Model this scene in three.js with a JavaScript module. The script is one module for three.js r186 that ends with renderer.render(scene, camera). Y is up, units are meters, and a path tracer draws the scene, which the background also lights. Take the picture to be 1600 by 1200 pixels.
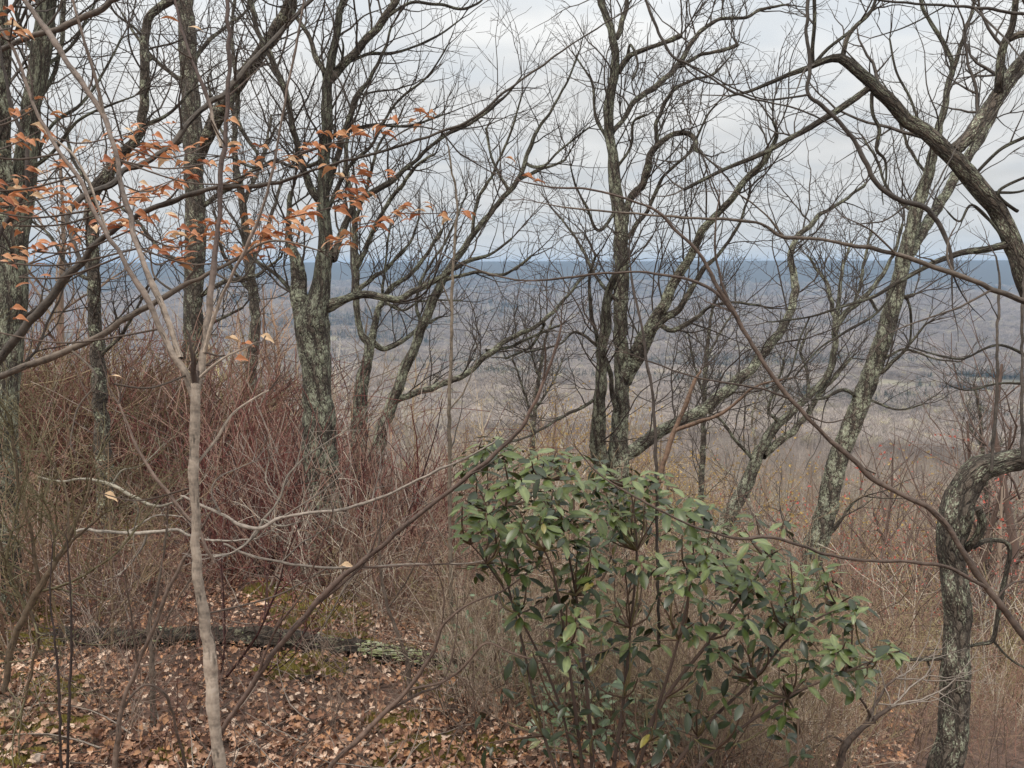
import * as THREE from 'three';
import { mergeGeometries } from 'three/addons/utils/BufferGeometryUtils.js';

// ------------------------------------------------------------------ camera, sky, sun, exposure
const FOV = 52, PITCH = 8.5 * Math.PI / 180, EYE = 1.6;
const scene = new THREE.Scene();
const camera = new THREE.PerspectiveCamera(FOV, 4 / 3, 0.05, 60000);
camera.position.set(0, EYE, 0);
camera.rotation.x = -PITCH;
scene.add(camera);

// noise helpers ------------------------------------------------------------------
function rng(seed) { let a = seed >>> 0; return () => { a = (a + 0x6D2B79F5) | 0; let t = Math.imul(a ^ (a >>> 15), 1 | a); t = (t + Math.imul(t ^ (t >>> 7), 61 | t)) ^ t; return ((t ^ (t >>> 14)) >>> 0) / 4294967296; }; }
function hash3(x, y, z) { let h = Math.imul(x, 374761393) ^ Math.imul(y, 668265263) ^ Math.imul(z, 2147483647 ^ 0x5bd1e995); h = Math.imul(h ^ (h >>> 13), 1274126177); h ^= h >>> 16; return (h >>> 0) / 4294967296; }
const fade = (t) => t * t * (3 - 2 * t), mix = (a, b, t) => a + (b - a) * t;
const clamp = (x, a = 0, b = 1) => Math.min(b, Math.max(a, x));
const sstep = (a, b, x) => fade(clamp((x - a) / (b - a)));
function noise3(x, y, z) {
  const X = Math.floor(x), Y = Math.floor(y), Z = Math.floor(z), u = fade(x - X), v = fade(y - Y), w = fade(z - Z);
  const a = mix(mix(hash3(X, Y, Z), hash3(X + 1, Y, Z), u), mix(hash3(X, Y + 1, Z), hash3(X + 1, Y + 1, Z), u), v);
  const b = mix(mix(hash3(X, Y, Z + 1), hash3(X + 1, Y, Z + 1), u), mix(hash3(X, Y + 1, Z + 1), hash3(X + 1, Y + 1, Z + 1), u), v);
  return mix(a, b, w);
}
function fbm(x, y, z, o = 4) { let s = 0, a = 0.5, t = 0; for (let i = 0; i < o; i++) { s += a * noise3(x, y, z); t += a; a *= 0.5; x = x * 2.03 + 17.1; y = y * 2.03 + 9.7; z = z * 2.03 + 3.3; } return s / t; }
// tileable 2-D noise for textures
function tnoise(x, y, px, py, s) {
  const X = Math.floor(x), Y = Math.floor(y), u = fade(x - X), v = fade(y - Y), m = (a, n) => ((a % n) + n) % n;
  const h = (i, j) => hash3(m(i, px), m(j, py), s);
  return mix(mix(h(X, Y), h(X + 1, Y), u), mix(h(X, Y + 1), h(X + 1, Y + 1), u), v);
}
function tfbm(u, v, fx, fy, s, o = 4) { let r = 0, a = 0.5, t = 0; for (let i = 0; i < o; i++) { r += a * tnoise(u * fx, v * fy, fx, fy, s + i); t += a; a *= 0.55; fx *= 2; fy *= 2; } return r / t; }

// overcast sky: layered grey cloud, paler and bluer towards the horizon
{
  const w = 2048, h = 1024, data = new Float32Array(w * h * 4);
  for (let j = 0; j < h; j++) for (let i = 0; i < w; i++) {
    const el = ((j + 0.5) / h - 0.5) * Math.PI, az = ((i + 0.5) / w - 0.5) * 2 * Math.PI;
    const dy = Math.sin(el), dx = Math.cos(el) * Math.cos(az), dz = Math.cos(el) * Math.sin(az);
    let r = 0.10, g = 0.10, b = 0.10;
    if (el > -0.06) {
      const e = Math.max(dy, 0), k = 1 / (e + 0.10);
      const cx = dx * k, cz = dz * k;
      const c1 = fbm(cx * 0.9 + 5, cz * 1.3, 1.7, 5), c2 = fbm(cx * 2.6, cz * 3.4 + 9, 7.3, 5);
      const cov = sstep(0.30, 0.55, c1 * 0.65 + c2 * 0.35);
      const lum = 0.56 + 1.55 * Math.pow(e, 1.6);
      const shade = mix(0.90, 1.07, sstep(0.30, 0.68, c2)) * mix(0.94, 1.04, c1);
      const cr = lum * shade, cg = lum * shade * 1.005, cb = lum * shade * 0.995;
      const gap = [0.49 * (0.95 + e), 0.535 * (0.95 + e), 0.58 * (0.95 + e)];
      r = mix(gap[0], cr, 0.35 + 0.65 * cov); g = mix(gap[1], cg, 0.35 + 0.65 * cov); b = mix(gap[2], cb, 0.35 + 0.65 * cov);
      const hz = Math.exp(-e / 0.05);
      r = mix(r, 0.56, hz * 0.7); g = mix(g, 0.61, hz * 0.7); b = mix(b, 0.645, hz * 0.7);
    }
    const o = (j * w + i) * 4; data[o] = r; data[o + 1] = g; data[o + 2] = b; data[o + 3] = 1;
  }
  const sky = new THREE.DataTexture(data, w, h, THREE.RGBAFormat, THREE.FloatType);
  sky.mapping = THREE.EquirectangularReflectionMapping; sky.magFilter = THREE.LinearFilter; sky.minFilter = THREE.LinearFilter; sky.needsUpdate = true;
  scene.background = sky; scene.environment = sky;
}
const sun = new THREE.DirectionalLight(new THREE.Color(1, 0.93, 0.82), 1.5);
sun.position.set(-25, 60, 18); sun.target.position.set(0, -3, -8); sun.castShadow = true; sun.shadow.radius = 40;
Object.assign(sun.shadow.camera, { left: -40, right: 40, top: 40, bottom: -40, near: 1, far: 200 });
scene.add(sun, sun.target);
const renderer = new THREE.WebGLRenderer({ antialias: true });
renderer.toneMapping = THREE.LinearToneMapping;
renderer.toneMappingExposure = 1.22;
renderer.shadowMap.enabled = true;
scene.fog = new THREE.FogExp2(new THREE.Color(0.47, 0.69, 1.0), 0.000086);

// ------------------------------------------------------------------ helpers: placing, naming, meshing
const K = 600 / Math.tan(FOV * Math.PI / 360);                         // pixels per metre at one metre
const FW = new THREE.Vector3(0, -Math.sin(PITCH), -Math.cos(PITCH)), UP = new THREE.Vector3(0, Math.cos(PITCH), -Math.sin(PITCH));
const V = (x, y, z) => new THREE.Vector3(x, y, z);
function at(px, py, D) { const r = (px - 800) / K * D, u = (600 - py) / K * D; return V(r, EYE + FW.y * D + UP.y * u, FW.z * D + UP.z * u); }
const used = new Map();
function numbered(n) { const k = used.get(n) || 0; used.set(n, k + 1); return k ? `${n}_${String(k).padStart(3, '0')}` : n; }
function tag(o, label, category, group, kind) { if (label) o.userData.label = label; if (category) o.userData.category = category; if (group) o.userData.group = group; if (kind) o.userData.kind = kind; return o; }
function thing(name, pos, label, category, group) { const g = new THREE.Group(); g.name = numbered(name); g.position.copy(pos); scene.add(g); return tag(g, label, category, group); }
const C3 = (r, g, b) => new THREE.Color().setRGB(r, g, b);

class MB {                                                             // collects triangles with uv and colour
  constructor() { this.p = []; this.u = []; this.c = []; this.i = []; this.n = 0; }
  v(x, y, z, u, v, c) { this.p.push(x, y, z); this.u.push(u, v); this.c.push(c.r, c.g, c.b); return this.n++; }
  t(a, b, c) { this.i.push(a, b, c); }
  geo(off) {
    const g = new THREE.BufferGeometry();
    const p = new Float32Array(this.p);
    if (off) for (let k = 0; k < p.length; k += 3) { p[k] -= off.x; p[k + 1] -= off.y; p[k + 2] -= off.z; }
    g.setAttribute('position', new THREE.BufferAttribute(p, 3));
    g.setAttribute('uv', new THREE.BufferAttribute(new Float32Array(this.u), 2));
    g.setAttribute('color', new THREE.BufferAttribute(new Float32Array(this.c), 3));
    g.setIndex(new THREE.BufferAttribute(new Uint32Array(this.i), 1));
    g.computeVertexNormals();
    return g;
  }
  build(name, mat, parent, off) { const m = new THREE.Mesh(this.geo(off), mat); m.name = name; m.castShadow = m.receiveShadow = true; (parent || scene).add(m); return m; }
}
const partNo = new WeakMap();
function partName(parent, n) { let m = partNo.get(parent); if (!m) partNo.set(parent, m = {}); m[n] = (m[n] || 0) + 1; return m[n] > 1 ? `${n}_${String(m[n] - 1).padStart(3, '0')}` : n; }

// Catmull-Rom samples of [{p, r}] at about the given step
function sampled(nodes, step) {
  const out = [], n = nodes.length, g = (i) => nodes[clamp(i, 0, n - 1)];
  const cr = (a, b, c, d, t) => 0.5 * (2 * b + (c - a) * t + (2 * a - 5 * b + 4 * c - d) * t * t + (3 * b - a - 3 * c + d) * t * t * t);
  for (let i = 0; i < n - 1; i++) {
    const a = g(i - 1), b = g(i), c = g(i + 1), d = g(i + 2), m = Math.max(1, Math.round(b.p.distanceTo(c.p) / step));
    for (let k = 0; k < m; k++) { const t = k / m; out.push({ p: V(cr(a.p.x, b.p.x, c.p.x, d.p.x, t), cr(a.p.y, b.p.y, c.p.y, d.p.y, t), cr(a.p.z, b.p.z, c.p.z, d.p.z, t)), r: mix(b.r, c.r, t), f: mix(b.f ?? 0, c.f ?? 0, t) }); }
  }
  out.push({ p: nodes[n - 1].p.clone(), r: nodes[n - 1].r, f: nodes[n - 1].f ?? 0 });
  return out;
}
// sweep a tube through samples; rough > 0 displaces the bark
function tube(B, S, seg, col, { rough = 0, tile = 0.5, seed = 0, tip = true, stretch = 3, vary = 0.5, freq = 1, from = null } = {}) {
  if (S.length < 2) return;
  const T = V(0, 0, 0), N = V(0, 0, 0), Bn = V(0, 0, 0), tmp = V(0, 0, 0);
  let len = 0, prev = null, first = true;
  const rAvg = S[0].r, around = Math.max(1, Math.round(2 * Math.PI * rAvg / tile));
  const c = new THREE.Color();
  for (let i = 0; i < S.length; i++) {
    T.subVectors(S[Math.min(i + 1, S.length - 1)].p, S[Math.max(i - 1, 0)].p).normalize();
    if (first) { tmp.set(0, 0, 1); if (Math.abs(T.z) > 0.8) tmp.set(1, 0, 0); N.crossVectors(T, tmp).normalize(); first = false; } else { N.addScaledVector(T, -N.dot(T)).normalize(); }
    Bn.crossVectors(T, N);
    if (i) len += S[i].p.distanceTo(S[i - 1].p);
    const row = [];
    for (let k = 0; k <= seg; k++) {
      const a = 2 * Math.PI * (k % seg) / seg, ca = Math.cos(a), sa = Math.sin(a);
      let r = S[i].r;
      if (rough) {
        const q = 1 / Math.max(r, 0.03), f = 2.6 * freq;
        const n1 = noise3(ca * f + seed, len * q * f / stretch / 2, sa * f), n2 = noise3(ca * f * 2.7 + seed, len * q * f * 2.3 / stretch, sa * f * 2.7 + 5);
        r *= 1 + rough * ((n1 - 0.5) * 1.3 + (Math.abs(n2 - 0.5) * 2 - 0.5) * 0.9);
        if (S[i].f) r *= 1 + S[i].f * (0.25 + 0.75 * Math.pow(Math.abs(Math.cos(a * 2 + seed)), 2)) * 0.6;
      }
      const p = S[i].p, x = p.x + (N.x * ca + Bn.x * sa) * r, y = p.y + (N.y * ca + Bn.y * sa) * r, z = p.z + (N.z * ca + Bn.z * sa) * r;
      const t = 1 + vary * 2 * (0.5 * noise3(x * 9 + seed, y * 6, z * 9) + 0.5 * noise3(x * 2.5 + seed, y * 1.6, z * 2.5) - 0.5);
      c.copy(col); if (from) c.lerp(from, 1 - sstep(0.02, 0.34, i / S.length)); c.multiplyScalar(t);
      row.push(B.v(x, y, z, around * k / seg, len / tile, c));
    }
    if (prev) for (let k = 0; k < seg; k++) { B.t(prev[k], prev[k + 1], row[k]); B.t(prev[k + 1], row[k + 1], row[k]); }
    prev = row;
  }
  if (tip) { const e = S[S.length - 1], a = B.v(e.p.x + T.x * e.r, e.p.y + T.y * e.r, e.p.z + T.z * e.r, 0.5, len / tile, col); for (let k = 0; k < seg; k++) B.t(prev[k], prev[k + 1], a); }
}
// three-sided tapering twig, kinked and forked; dir and pos are plain Vector3 (copied)
function seg3(B, a, b, ra, rb, d, c, sides = 3) {
  let x = d.y, y = -d.x, z = 0; const l = Math.hypot(x, y) ; if (l < 0.05) { x = 1; y = 0; } else { x /= l; y /= l; }
  const bx = d.y * z - d.z * y, by = d.z * x - d.x * z, bz = d.x * y - d.y * x;
  const s = B.n;
  for (let e = 0; e < 2; e++) { const p = e ? b : a, r = e ? rb : ra; for (let k = 0; k < sides; k++) { const A = 2 * Math.PI * k / sides, ca = Math.cos(A) * r, sa = Math.sin(A) * r; B.v(p.x + x * ca + bx * sa, p.y + y * ca + by * sa, p.z + z * ca + bz * sa, k / sides, e, c); } }
  for (let k = 0; k < sides; k++) { const j = (k + 1) % sides; B.t(s + k, s + j, s + sides + k); B.t(s + j, s + sides + j, s + sides + k); }
}
function grow(B, R, pos, dir, len, r, lev, o) {
  const step = Math.max(o.step * (lev >= 2 ? 0.8 : 1), len / 14), n = Math.max(2, Math.round(len / step));
  const p = pos.clone(), d = dir.clone().normalize(), q = V(0, 0, 0), side = V(0, 0, 0);
  let rr = r;
  for (let i = 0; i < n; i++) {
    const t = (i + 1) / n, r2 = Math.max(o.rmin, r * (1 - 0.75 * t));
    d.x += (R() - 0.5) * o.kink; d.y += (R() - 0.5) * o.kink + o.up; d.z += (R() - 0.5) * o.kink; d.normalize();
    q.copy(p).addScaledVector(d, len / n);
    seg3(B, p, q, rr, r2, d, o.color);
    rr = r2; p.copy(q);
    if (lev < o.levels && i < n - 1 && R() < o.fork) {
      side.set(R() - 0.5, R() - 0.5, R() - 0.5).normalize(); side.addScaledVector(d, -side.dot(d)).normalize();
      side.multiplyScalar(0.75 + R() * 0.4).addScaledVector(d, 0.75);
      if (o.flat) side.y *= o.flat;
      grow(B, R, p, side, len * (0.32 + 0.34 * R()) * (1 - 0.4 * t), Math.max(o.rmin, rr * 0.72), lev + 1, o);
    }
  }
  return p;
}

// ------------------------------------------------------------------ materials
function dataTex(w, h, fn, srgb) {
  const d = new Uint8Array(w * h * 4);
  for (let j = 0; j < h; j++) for (let i = 0; i < w; i++) { const c = fn(i / w, j / h), o = (j * w + i) * 4; for (let k = 0; k < 3; k++) d[o + k] = clamp(c[k]) * 255; d[o + 3] = 255; }
  const t = new THREE.DataTexture(d, w, h, THREE.RGBAFormat); t.wrapS = t.wrapT = THREE.RepeatWrapping; t.magFilter = THREE.LinearFilter; t.minFilter = THREE.LinearMipmapLinearFilter; t.generateMipmaps = true;
  if (srgb) t.colorSpace = THREE.SRGBColorSpace; t.needsUpdate = true; return t;
}
const toS = (x) => x <= 0.0031308 ? 12.92 * x : 1.055 * Math.pow(x, 1 / 2.4) - 0.055;
function barkH(u, v) {                                                  // ridged, long in v
  const wob = (tfbm(u, v, 6, 6, 31, 3) - 0.5) * 0.10;
  const a = tfbm(u + wob, v, 10, 5, 3, 3), b = tfbm(u, v + wob, 26, 11, 11, 3);
  return clamp(1 - Math.abs(a - 0.5) * 5) * 0.0 + clamp(Math.abs(a - 0.5) * 4.2) * 0.65 + clamp(Math.abs(b - 0.5) * 3) * 0.35;
}
function barkPair(lichen, dark) {
  const L = (u, v) => { const a = tfbm(u, v, 7, 5, 51, 4), b = tfbm(u, v, 44, 40, 77, 3); return sstep(1 - lichen, 1.055 - lichen, a * 0.5 + b * 0.5 + 0.12); };
  const map = dataTex(512, 512, (u, v) => {
    const h = barkH(u, v), l = L(u, v) * (0.35 + 0.65 * sstep(0.12, 0.4, h)), g = tfbm(u, v, 60, 60, 5, 2);
    const base = mix(0.028, 0.175, h) * dark * (0.75 + 0.5 * g), lv = 0.6 + 0.6 * g, w = tfbm(u, v, 9, 8, 91, 3);
    const lr = mix(0.36, 0.46, w) * lv, lg = mix(0.375, 0.46, w) * lv, lb = mix(0.25, 0.35, w) * lv;
    return [toS(mix(base * 1.2, lr, l)), toS(mix(base * 0.95, lg, l)), toS(mix(base * 0.74, lb, l))];
  }, true);
  const bump = dataTex(512, 512, (u, v) => { const h = barkH(u, v) * 0.8 + L(u, v) * 0.2; return [h, h, h]; });
  return { map, bump };
}
const bA = barkPair(0.392, 0.95), bB = barkPair(0.32, 0.92);
const M = {
  lichenBark: new THREE.MeshStandardMaterial({ map: bA.map, bumpMap: bA.bump, bumpScale: 0.04, roughness: 0.95, vertexColors: true }),
  bark: new THREE.MeshStandardMaterial({ map: bB.map, bumpMap: bB.bump, bumpScale: 0.034, roughness: 0.95, vertexColors: true }),
  twig: new THREE.MeshStandardMaterial({ roughness: 0.9, vertexColors: true }),
  matte: new THREE.MeshStandardMaterial({ roughness: 0.95, color: 0xffffff, vertexColors: true }),
};
const smoothTex = dataTex(256, 512, (u, v) => { const a = tfbm(u, v, 3, 40, 8, 3), b = tfbm(u, v, 20, 50, 4, 3), c = tfbm(u, v, 5, 6, 61, 3); const k = 0.80 + 0.75 * (a - 0.5) + 0.5 * (b - 0.5) - 0.6 * sstep(0.54, 0.7, c); return [toS(k), toS(k * 0.97), toS(k * 0.93)]; }, true);
M.beech = new THREE.MeshStandardMaterial({ map: smoothTex, bumpMap: smoothTex, bumpScale: 0.002, roughness: 0.75, vertexColors: true });
const leafMat = (rough, tr) => new THREE.MeshPhysicalMaterial({ roughness: rough, vertexColors: true, side: THREE.DoubleSide, transmission: tr, thickness: 0 });
M.dryLeaf = leafMat(0.9, 0.3); M.litter = new THREE.MeshStandardMaterial({ roughness: 0.92, vertexColors: true, side: THREE.DoubleSide });
M.green = new THREE.MeshPhysicalMaterial({ roughness: 0.36, specularIntensity: 1, vertexColors: true, side: THREE.DoubleSide });

// ------------------------------------------------------------------ the land
const FT = [[10, -7], [30, -15], [60, -26], [100, -40], [160, -56], [300, -88], [600, -132], [900, -163], [1500, -190], [2500, -198], [4000, -178], [5200, -165], [9000, -165], [40000, -250]];
function farH(d) { let i = 0; while (i < FT.length - 2 && d > FT[i + 1][0]) i++; const [a, x] = FT[i], [b, y] = FT[i + 1]; return mix(x, y, clamp(Math.log(Math.max(d, 1) / a) / Math.log(b / a))); }
function lip(x, z) { const D = Math.max(-z, -20); return (x + 0.13 + 0.5 * (D - 4)) * 0.894; }
function land(x, z) {
  const D = Math.max(-z, -20), d = Math.hypot(x, z);
  const base = -0.225 * Math.min(D, 4) - 0.18 * clamp(D - 4, 0, 8) - 0.1 * Math.max(D - 12, 0);
  const s = lip(x, z), drop = 0.25 * clamp(s, 0, 8) + 0.6 * Math.max(s - 8, 0) - 0.03 * clamp(-s, 0, 10);
  let h = base - drop;
  h = mix(h, farH(d) , sstep(45, 170, d));
  if (d > 300) {
    const k = sstep(300, 2500, d), az = Math.atan2(x, -z);
    h += k * 150 * (fbm(x / 1100 + 3, 0, z / 900 + 8, 4) - 0.5) + k * 55 * (fbm(x / 420, 4, z / 330, 3) - 0.5);
    const top = 42 + 34 * (fbm(az * 4 + 2, 1, 4, 4) - 0.5) + 12 * az;
    h = mix(h, top, sstep(4700, 7400, d)); h = mix(h, -200, sstep(9500, 13000, d));
  } else if (d < 60) h += 0.10 * (fbm(x * 0.9, 2, z * 0.9, 3) - 0.5) * sstep(1, 3, d) + 0.05 * (noise3(x * 4, 1, z * 4) - 0.5);
  return h;
}
const woodTone = (x, z) => fbm(x / 340 + 40, 3, z / 340, 4);            // 0..1 patchwork of the far woods
const fieldAt = (x, z) => { const d = Math.hypot(x, z); return d > 1300 && d < 5000 ? sstep(0.69, 0.705, fbm(x / 330 + 11, 7, z / 260 + 2, 3)) : 0; };
const pineAt = (x, z) => sstep(0.64, 0.70, fbm(x / 420 + 71, 5, z / 300 + 12, 3));
const soil = dataTex(1024, 1024, (u, v) => { const a = tfbm(u, v, 24, 24, 2, 5), b = tfbm(u, v, 120, 120, 9, 2), k = 0.45 + 0.9 * (a - 0.35) + 0.5 * (b - 0.5); return [toS(k), toS(k * 0.95), toS(k * 0.92)]; }, true);
M.ground = new THREE.MeshStandardMaterial({ map: soil, bumpMap: soil, bumpScale: 0.03, roughness: 1, vertexColors: true });
const ground = (() => {
  const azs = []; for (let a = -46; a <= 46; a += 0.25) azs.push(a); for (let a = 49; a < 313; a += 3) azs.push(a);
  const B = new MB(), c = new THREE.Color(), n = azs.length; let d = 0.35, prev = null;
  const cen = B.v(0, land(0, 0), 0, 0, 0, C3(0.1, 0.07, 0.05));
  for (; d < 17000; d *= 1.043) {
    const row = [];
    for (const a of azs) {
      const x = d * Math.sin(a * Math.PI / 180), z = -d * Math.cos(a * Math.PI / 180), h = land(x, z);
      const near = 1 - sstep(25, 300, d), w = woodTone(x, z), f = fieldAt(x, z), p = pineAt(x, z) * (1 - near);
      const m = near * sstep(0.55, 0.7, fbm(x * 0.8 + 9, 3, z * 0.8, 3));
      c.setRGB(mix(0.31, 0.42, w), mix(0.255, 0.345, w), mix(0.215, 0.28, w));
      c.lerp(C3(0.055, 0.075, 0.05), p * 0.8); c.lerp(C3(0.40, 0.37, 0.25), f);
      c.lerp(C3(0.075, 0.08, 0.07), 0.9 * sstep(4500, 5400, d));
      c.lerp(C3(0.25, 0.18, 0.125), 1 - sstep(120, 650, d * (0.7 + 0.6 * w))); c.lerp(C3(0.19, 0.115, 0.085), 1 - sstep(12, 40, d)); c.lerp(C3(0.10, 0.085, 0.03), m * 0.6);
      row.push(B.v(x, h, z, x / 2.2, z / 2.2, c));
    }
    for (let k = 0; k < n; k++) { const j = (k + 1) % n; if (prev) { B.t(prev[k], row[k], prev[j]); B.t(prev[j], row[k], row[j]); } else B.t(cen, row[k], row[j]); }
    prev = row;
  }
  const m = B.build('ground', M.ground); tag(m, 'leaf-strewn hilltop falling away into the wooded valley', 'ground', null, 'structure'); return m;
})();
const onLand = (x, z) => V(x, land(x, z), z);

// ------------------------------------------------------------------ traced trees
// a tree is laid out limb by limb as [x, y, width] along the limb; each limb starts at the depth of the limb it grows from
const W0 = C3(1, 1, 1), TWIG = C3(0.08, 0.064, 0.053), TWIGL = C3(0.11, 0.092, 0.078);
function traced(name, label, category, D, trunkPts, limbs, o = {}) {
  const R = rng(o.seed || 1), all = [], parts = [];
  const nodes = (pts, D0, D1) => pts.map(([x, y, w], i) => { const t = pts.length > 1 ? i / (pts.length - 1) : 0, dd = mix(D0, D1, t); return { p: at(x, y, dd), r: Math.max(0.0012, w * (o.wide ?? 0.87) / 2 * dd / K), x, y, D: dd }; });
  const tn = nodes(trunkPts, D, D + (o.lean || 0));
  let base = tn[0].p.clone();
  if (!o.free) {                                                       // carry the trunk down to the soil, with a root flare
    const g = land(base.x, base.z);
    if (base.y > g + 0.1) { const low = { p: V(base.x, g - 0.15, base.z), r: tn[0].r * 1.15, x: tn[0].x, y: tn[0].y, D, f: o.flare ?? 0.8 }; const mid = { p: V(base.x, mix(g, base.y, 0.35), base.z), r: tn[0].r * 1.05, x: tn[0].x, y: tn[0].y, D, f: 0.1 }; tn.unshift(low, mid); } else { tn[0].f = o.flare ?? 0; }
    base = V(base.x, Math.min(g, base.y), base.z);
  }
  const root = thing(name, base, label, category, o.group);
  const mk = (pn, ns, mat, tint) => {
    const rm = Math.max(...ns.map((q) => q.r)), S = sampled(ns, clamp(rm * 0.45, 0.02, 0.12)), seg = rm > 0.09 ? 28 : rm > 0.05 ? 18 : rm > 0.02 ? 10 : rm > 0.008 ? 7 : 5;
    // small wander so limbs are not smooth curves
    for (let i = 1; i < S.length - 1; i++) { const q = S[i].p, f = o.smooth ? 22 : 7, a = o.smooth ? Math.min(0.7 * S[i].r, 0.005) : Math.min(0.6 * S[i].r, 0.018); q.x += (noise3(q.y * f, q.x * f, o.seed) - 0.5) * 2 * a; q.y += (noise3(q.x * f, q.z * f, o.seed + 7) - 0.5) * 2 * a; q.z += (noise3(q.x * f, q.y * f, o.seed + 3) - 0.5) * 2 * a; S[i].r *= (S[i].r > 0.03 ? 0.96 + 0.08 * noise3(q.x * f, q.y * f, o.seed + 11) : 0.93 + 0.3 * Math.pow(noise3(q.x * f * 0.8, q.y * f * 0.8, o.seed + 11), 2)); }
    const B = new MB(); tube(B, S, seg, tint || o.tint || W0, { rough: o.smooth ? 0.07 : rm > 0.02 ? 0.16 : 0.08, tile: o.tile || 0.5, seed: o.seed + parts.length * 3.1, stretch: 4, from: tint && o.tint ? o.tint : null });
    B.build(partName(root, pn), mat, root, base); parts.push(1);
    for (const q of ns) all.push(q);
    return S;
  };
  const tw = new MB(), made = [];
  made.push([mk(o.trunkName || 'trunk', tn, o.mat || M.lichenBark), 0]);
  for (const l of limbs) {
    const [x, y] = l.pts[0]; let best = all[0], bd = 1e9; for (const q of all) { const e = (q.x - x) ** 2 + (q.y - y) ** 2; if (e < bd) { bd = e; best = q; } }
    const len = nodes(l.pts, best.D, best.D).reduce((a, q, i, A) => i ? a + q.p.distanceTo(A[i - 1].p) : 0, 0);
    const dz = l.dz ?? (R() - 0.5) * 0.9 * Math.min(len, 3);
    made.push([mk(l.name || 'limb', nodes(l.pts, best.D, best.D + dz), l.mat || o.limbMat || o.mat || M.bark, l.tint), l.bare ?? 1]);
  }
  // fine branching along every limb
  const to = { step: o.step || 0.11, kink: o.kink ?? 0.5, up: o.up ?? 0.06, fork: o.fork ?? 0.5, levels: 3, rmin: o.rmin || 0.0022, color: o.twig || TWIG, flat: o.flat };
  const dens = o.dens ?? 1;
  made.forEach(([S, k], idx) => {
    if (k === 0 && idx > 0) return;
    let acc = 0; const gap = (idx ? 0.24 : 0.4) / Math.max(0.05, dens * (typeof k === 'number' && k > 0 ? k : 1));
    const T = V(0, 0, 0), side = V(0, 0, 0);
    for (let i = 1; i < S.length; i++) {
      acc += S[i].p.distanceTo(S[i - 1].p);
      const frac = i / S.length;
      if (idx === 0 && frac < (o.clear ?? 0.6)) { acc = 0; continue; }
      if (acc < gap * (0.6 + 0.8 * R()) && i < S.length - 1) continue;
      acc = 0;
      T.subVectors(S[i].p, S[i - 1].p).normalize();
      side.set(R() - 0.5, R() - 0.35, R() - 0.5).normalize(); side.addScaledVector(T, -side.dot(T)).normalize();
      side.addScaledVector(T, 0.55 + R() * 0.5); side.y += o.lift ?? 0.25;
      const r = S[i].r, L = Math.min(o.maxTwig || 1.9, (0.35 + 26 * Math.min(r, 0.05)) * (0.6 + 0.8 * R()) * (o.tl || 1));
      grow(tw, R, S[i].p, side, L, Math.min(r * 0.45, 0.013) + 0.0008, 1, to);
      if (i === S.length - 1) for (let q = 0; q < 2; q++) { side.set(R() - 0.5, R() - 0.4, R() - 0.5).multiplyScalar(0.9).add(T); grow(tw, R, S[i].p, side, L * 1.2, Math.min(r * 0.8, 0.012), 1, to); }
    }
  });
  if (tw.n) { const m = tw.build('twigs', M.twig, root, base); m.userData.kind = 'stuff'; }
  root.spine = all;
  return root;
}
const L = (pts, e = {}) => ({ pts, ...e });

traced('oak_tree', 'broad grey oak with mossy lichened trunk, left of centre, forking into heavy limbs', 'tree', 8, [[506, 900, 86], [503, 800, 76], [501, 730, 70], [499, 680, 66], [496, 640, 62], [493, 585, 56], [491, 540, 60], [487, 505, 66], [496, 470, 46], [503, 430, 34], [507, 390, 30], [507, 330, 26], [507, 250, 22], [510, 180, 21], [513, 122, 20], [525, 62, 14], [533, 20, 13], [536, -30, 11]], [
  L([[478, 505, 44], [468, 455, 32], [463, 410, 25], [456, 385, 17], [450, 350, 12], [456, 300, 10]], { mat: M.lichenBark }),
  L([[500, 312, 16], [484, 288, 15], [470, 255, 13], [461, 215, 12], [452, 165, 12], [438, 125, 11], [420, 85, 11], [404, 48, 10], [392, 5, 10], [386, -30, 9]]),
  L([[508, 118, 13], [496, 92, 11], [484, 60, 10], [470, 36, 9], [458, 18, 9], [446, -20, 8]]),
  L([[513, 128, 16], [540, 101, 17], [568, 68, 16], [598, 32, 15], [615, 5, 14], [628, -25, 12]]),
  L([[545, 98, 7], [578, 84, 6], [612, 82, 6], [642, 74, 5], [680, 58, 4], [720, 30, 3]]),
  L([[600, 30, 7], [640, 4, 6], [690, 8, 6], [720, 14, 6], [745, 5, 5], [760, -10, 4]]),
  L([[520, 108, 6], [533, 100, 6], [537, 75, 5], [534, 60, 3]], { bare: 0 }),
  L([[512, 300, 13], [530, 235, 12], [543, 190, 11], [556, 155, 10], [580, 122, 8], [598, 84, 6], [612, 40, 5]]),
  L([[520, 404, 16], [536, 362, 14], [548, 330, 13], [562, 312, 13], [588, 298, 12], [618, 280, 10], [648, 250, 8], [688, 216, 7], [738, 190, 6], [790, 150, 5], [815, 118, 3]]),
  L([[508, 478, 30], [540, 467, 17], [572, 462, 15], [610, 468, 13], [645, 458, 12], [677, 438, 12], [700, 424, 11], [730, 408, 8], [768, 396, 6], [800, 372, 4]], { mat: M.lichenBark }),
  L([[505, 250, 9], [470, 262, 7], [430, 252, 6], [400, 262, 5], [360, 246, 4]]), L([[507, 215, 8], [545, 205, 7], [590, 195, 6], [640, 196, 5], [690, 180, 4]]),
  L([[505, 350, 9], [540, 270, 8], [580, 225, 6], [620, 160, 5], [668, 120, 4], [700, 70, 3]]), L([[470, 470, 10], [430, 430, 8], [395, 400, 6], [370, 350, 5]]),
], { seed: 11, limbMat: M.bark, dens: 1.1, wide: 0.8, flare: 0.4, tile: 0.5, tint: C3(0.85, 0.85, 0.85) });

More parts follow.
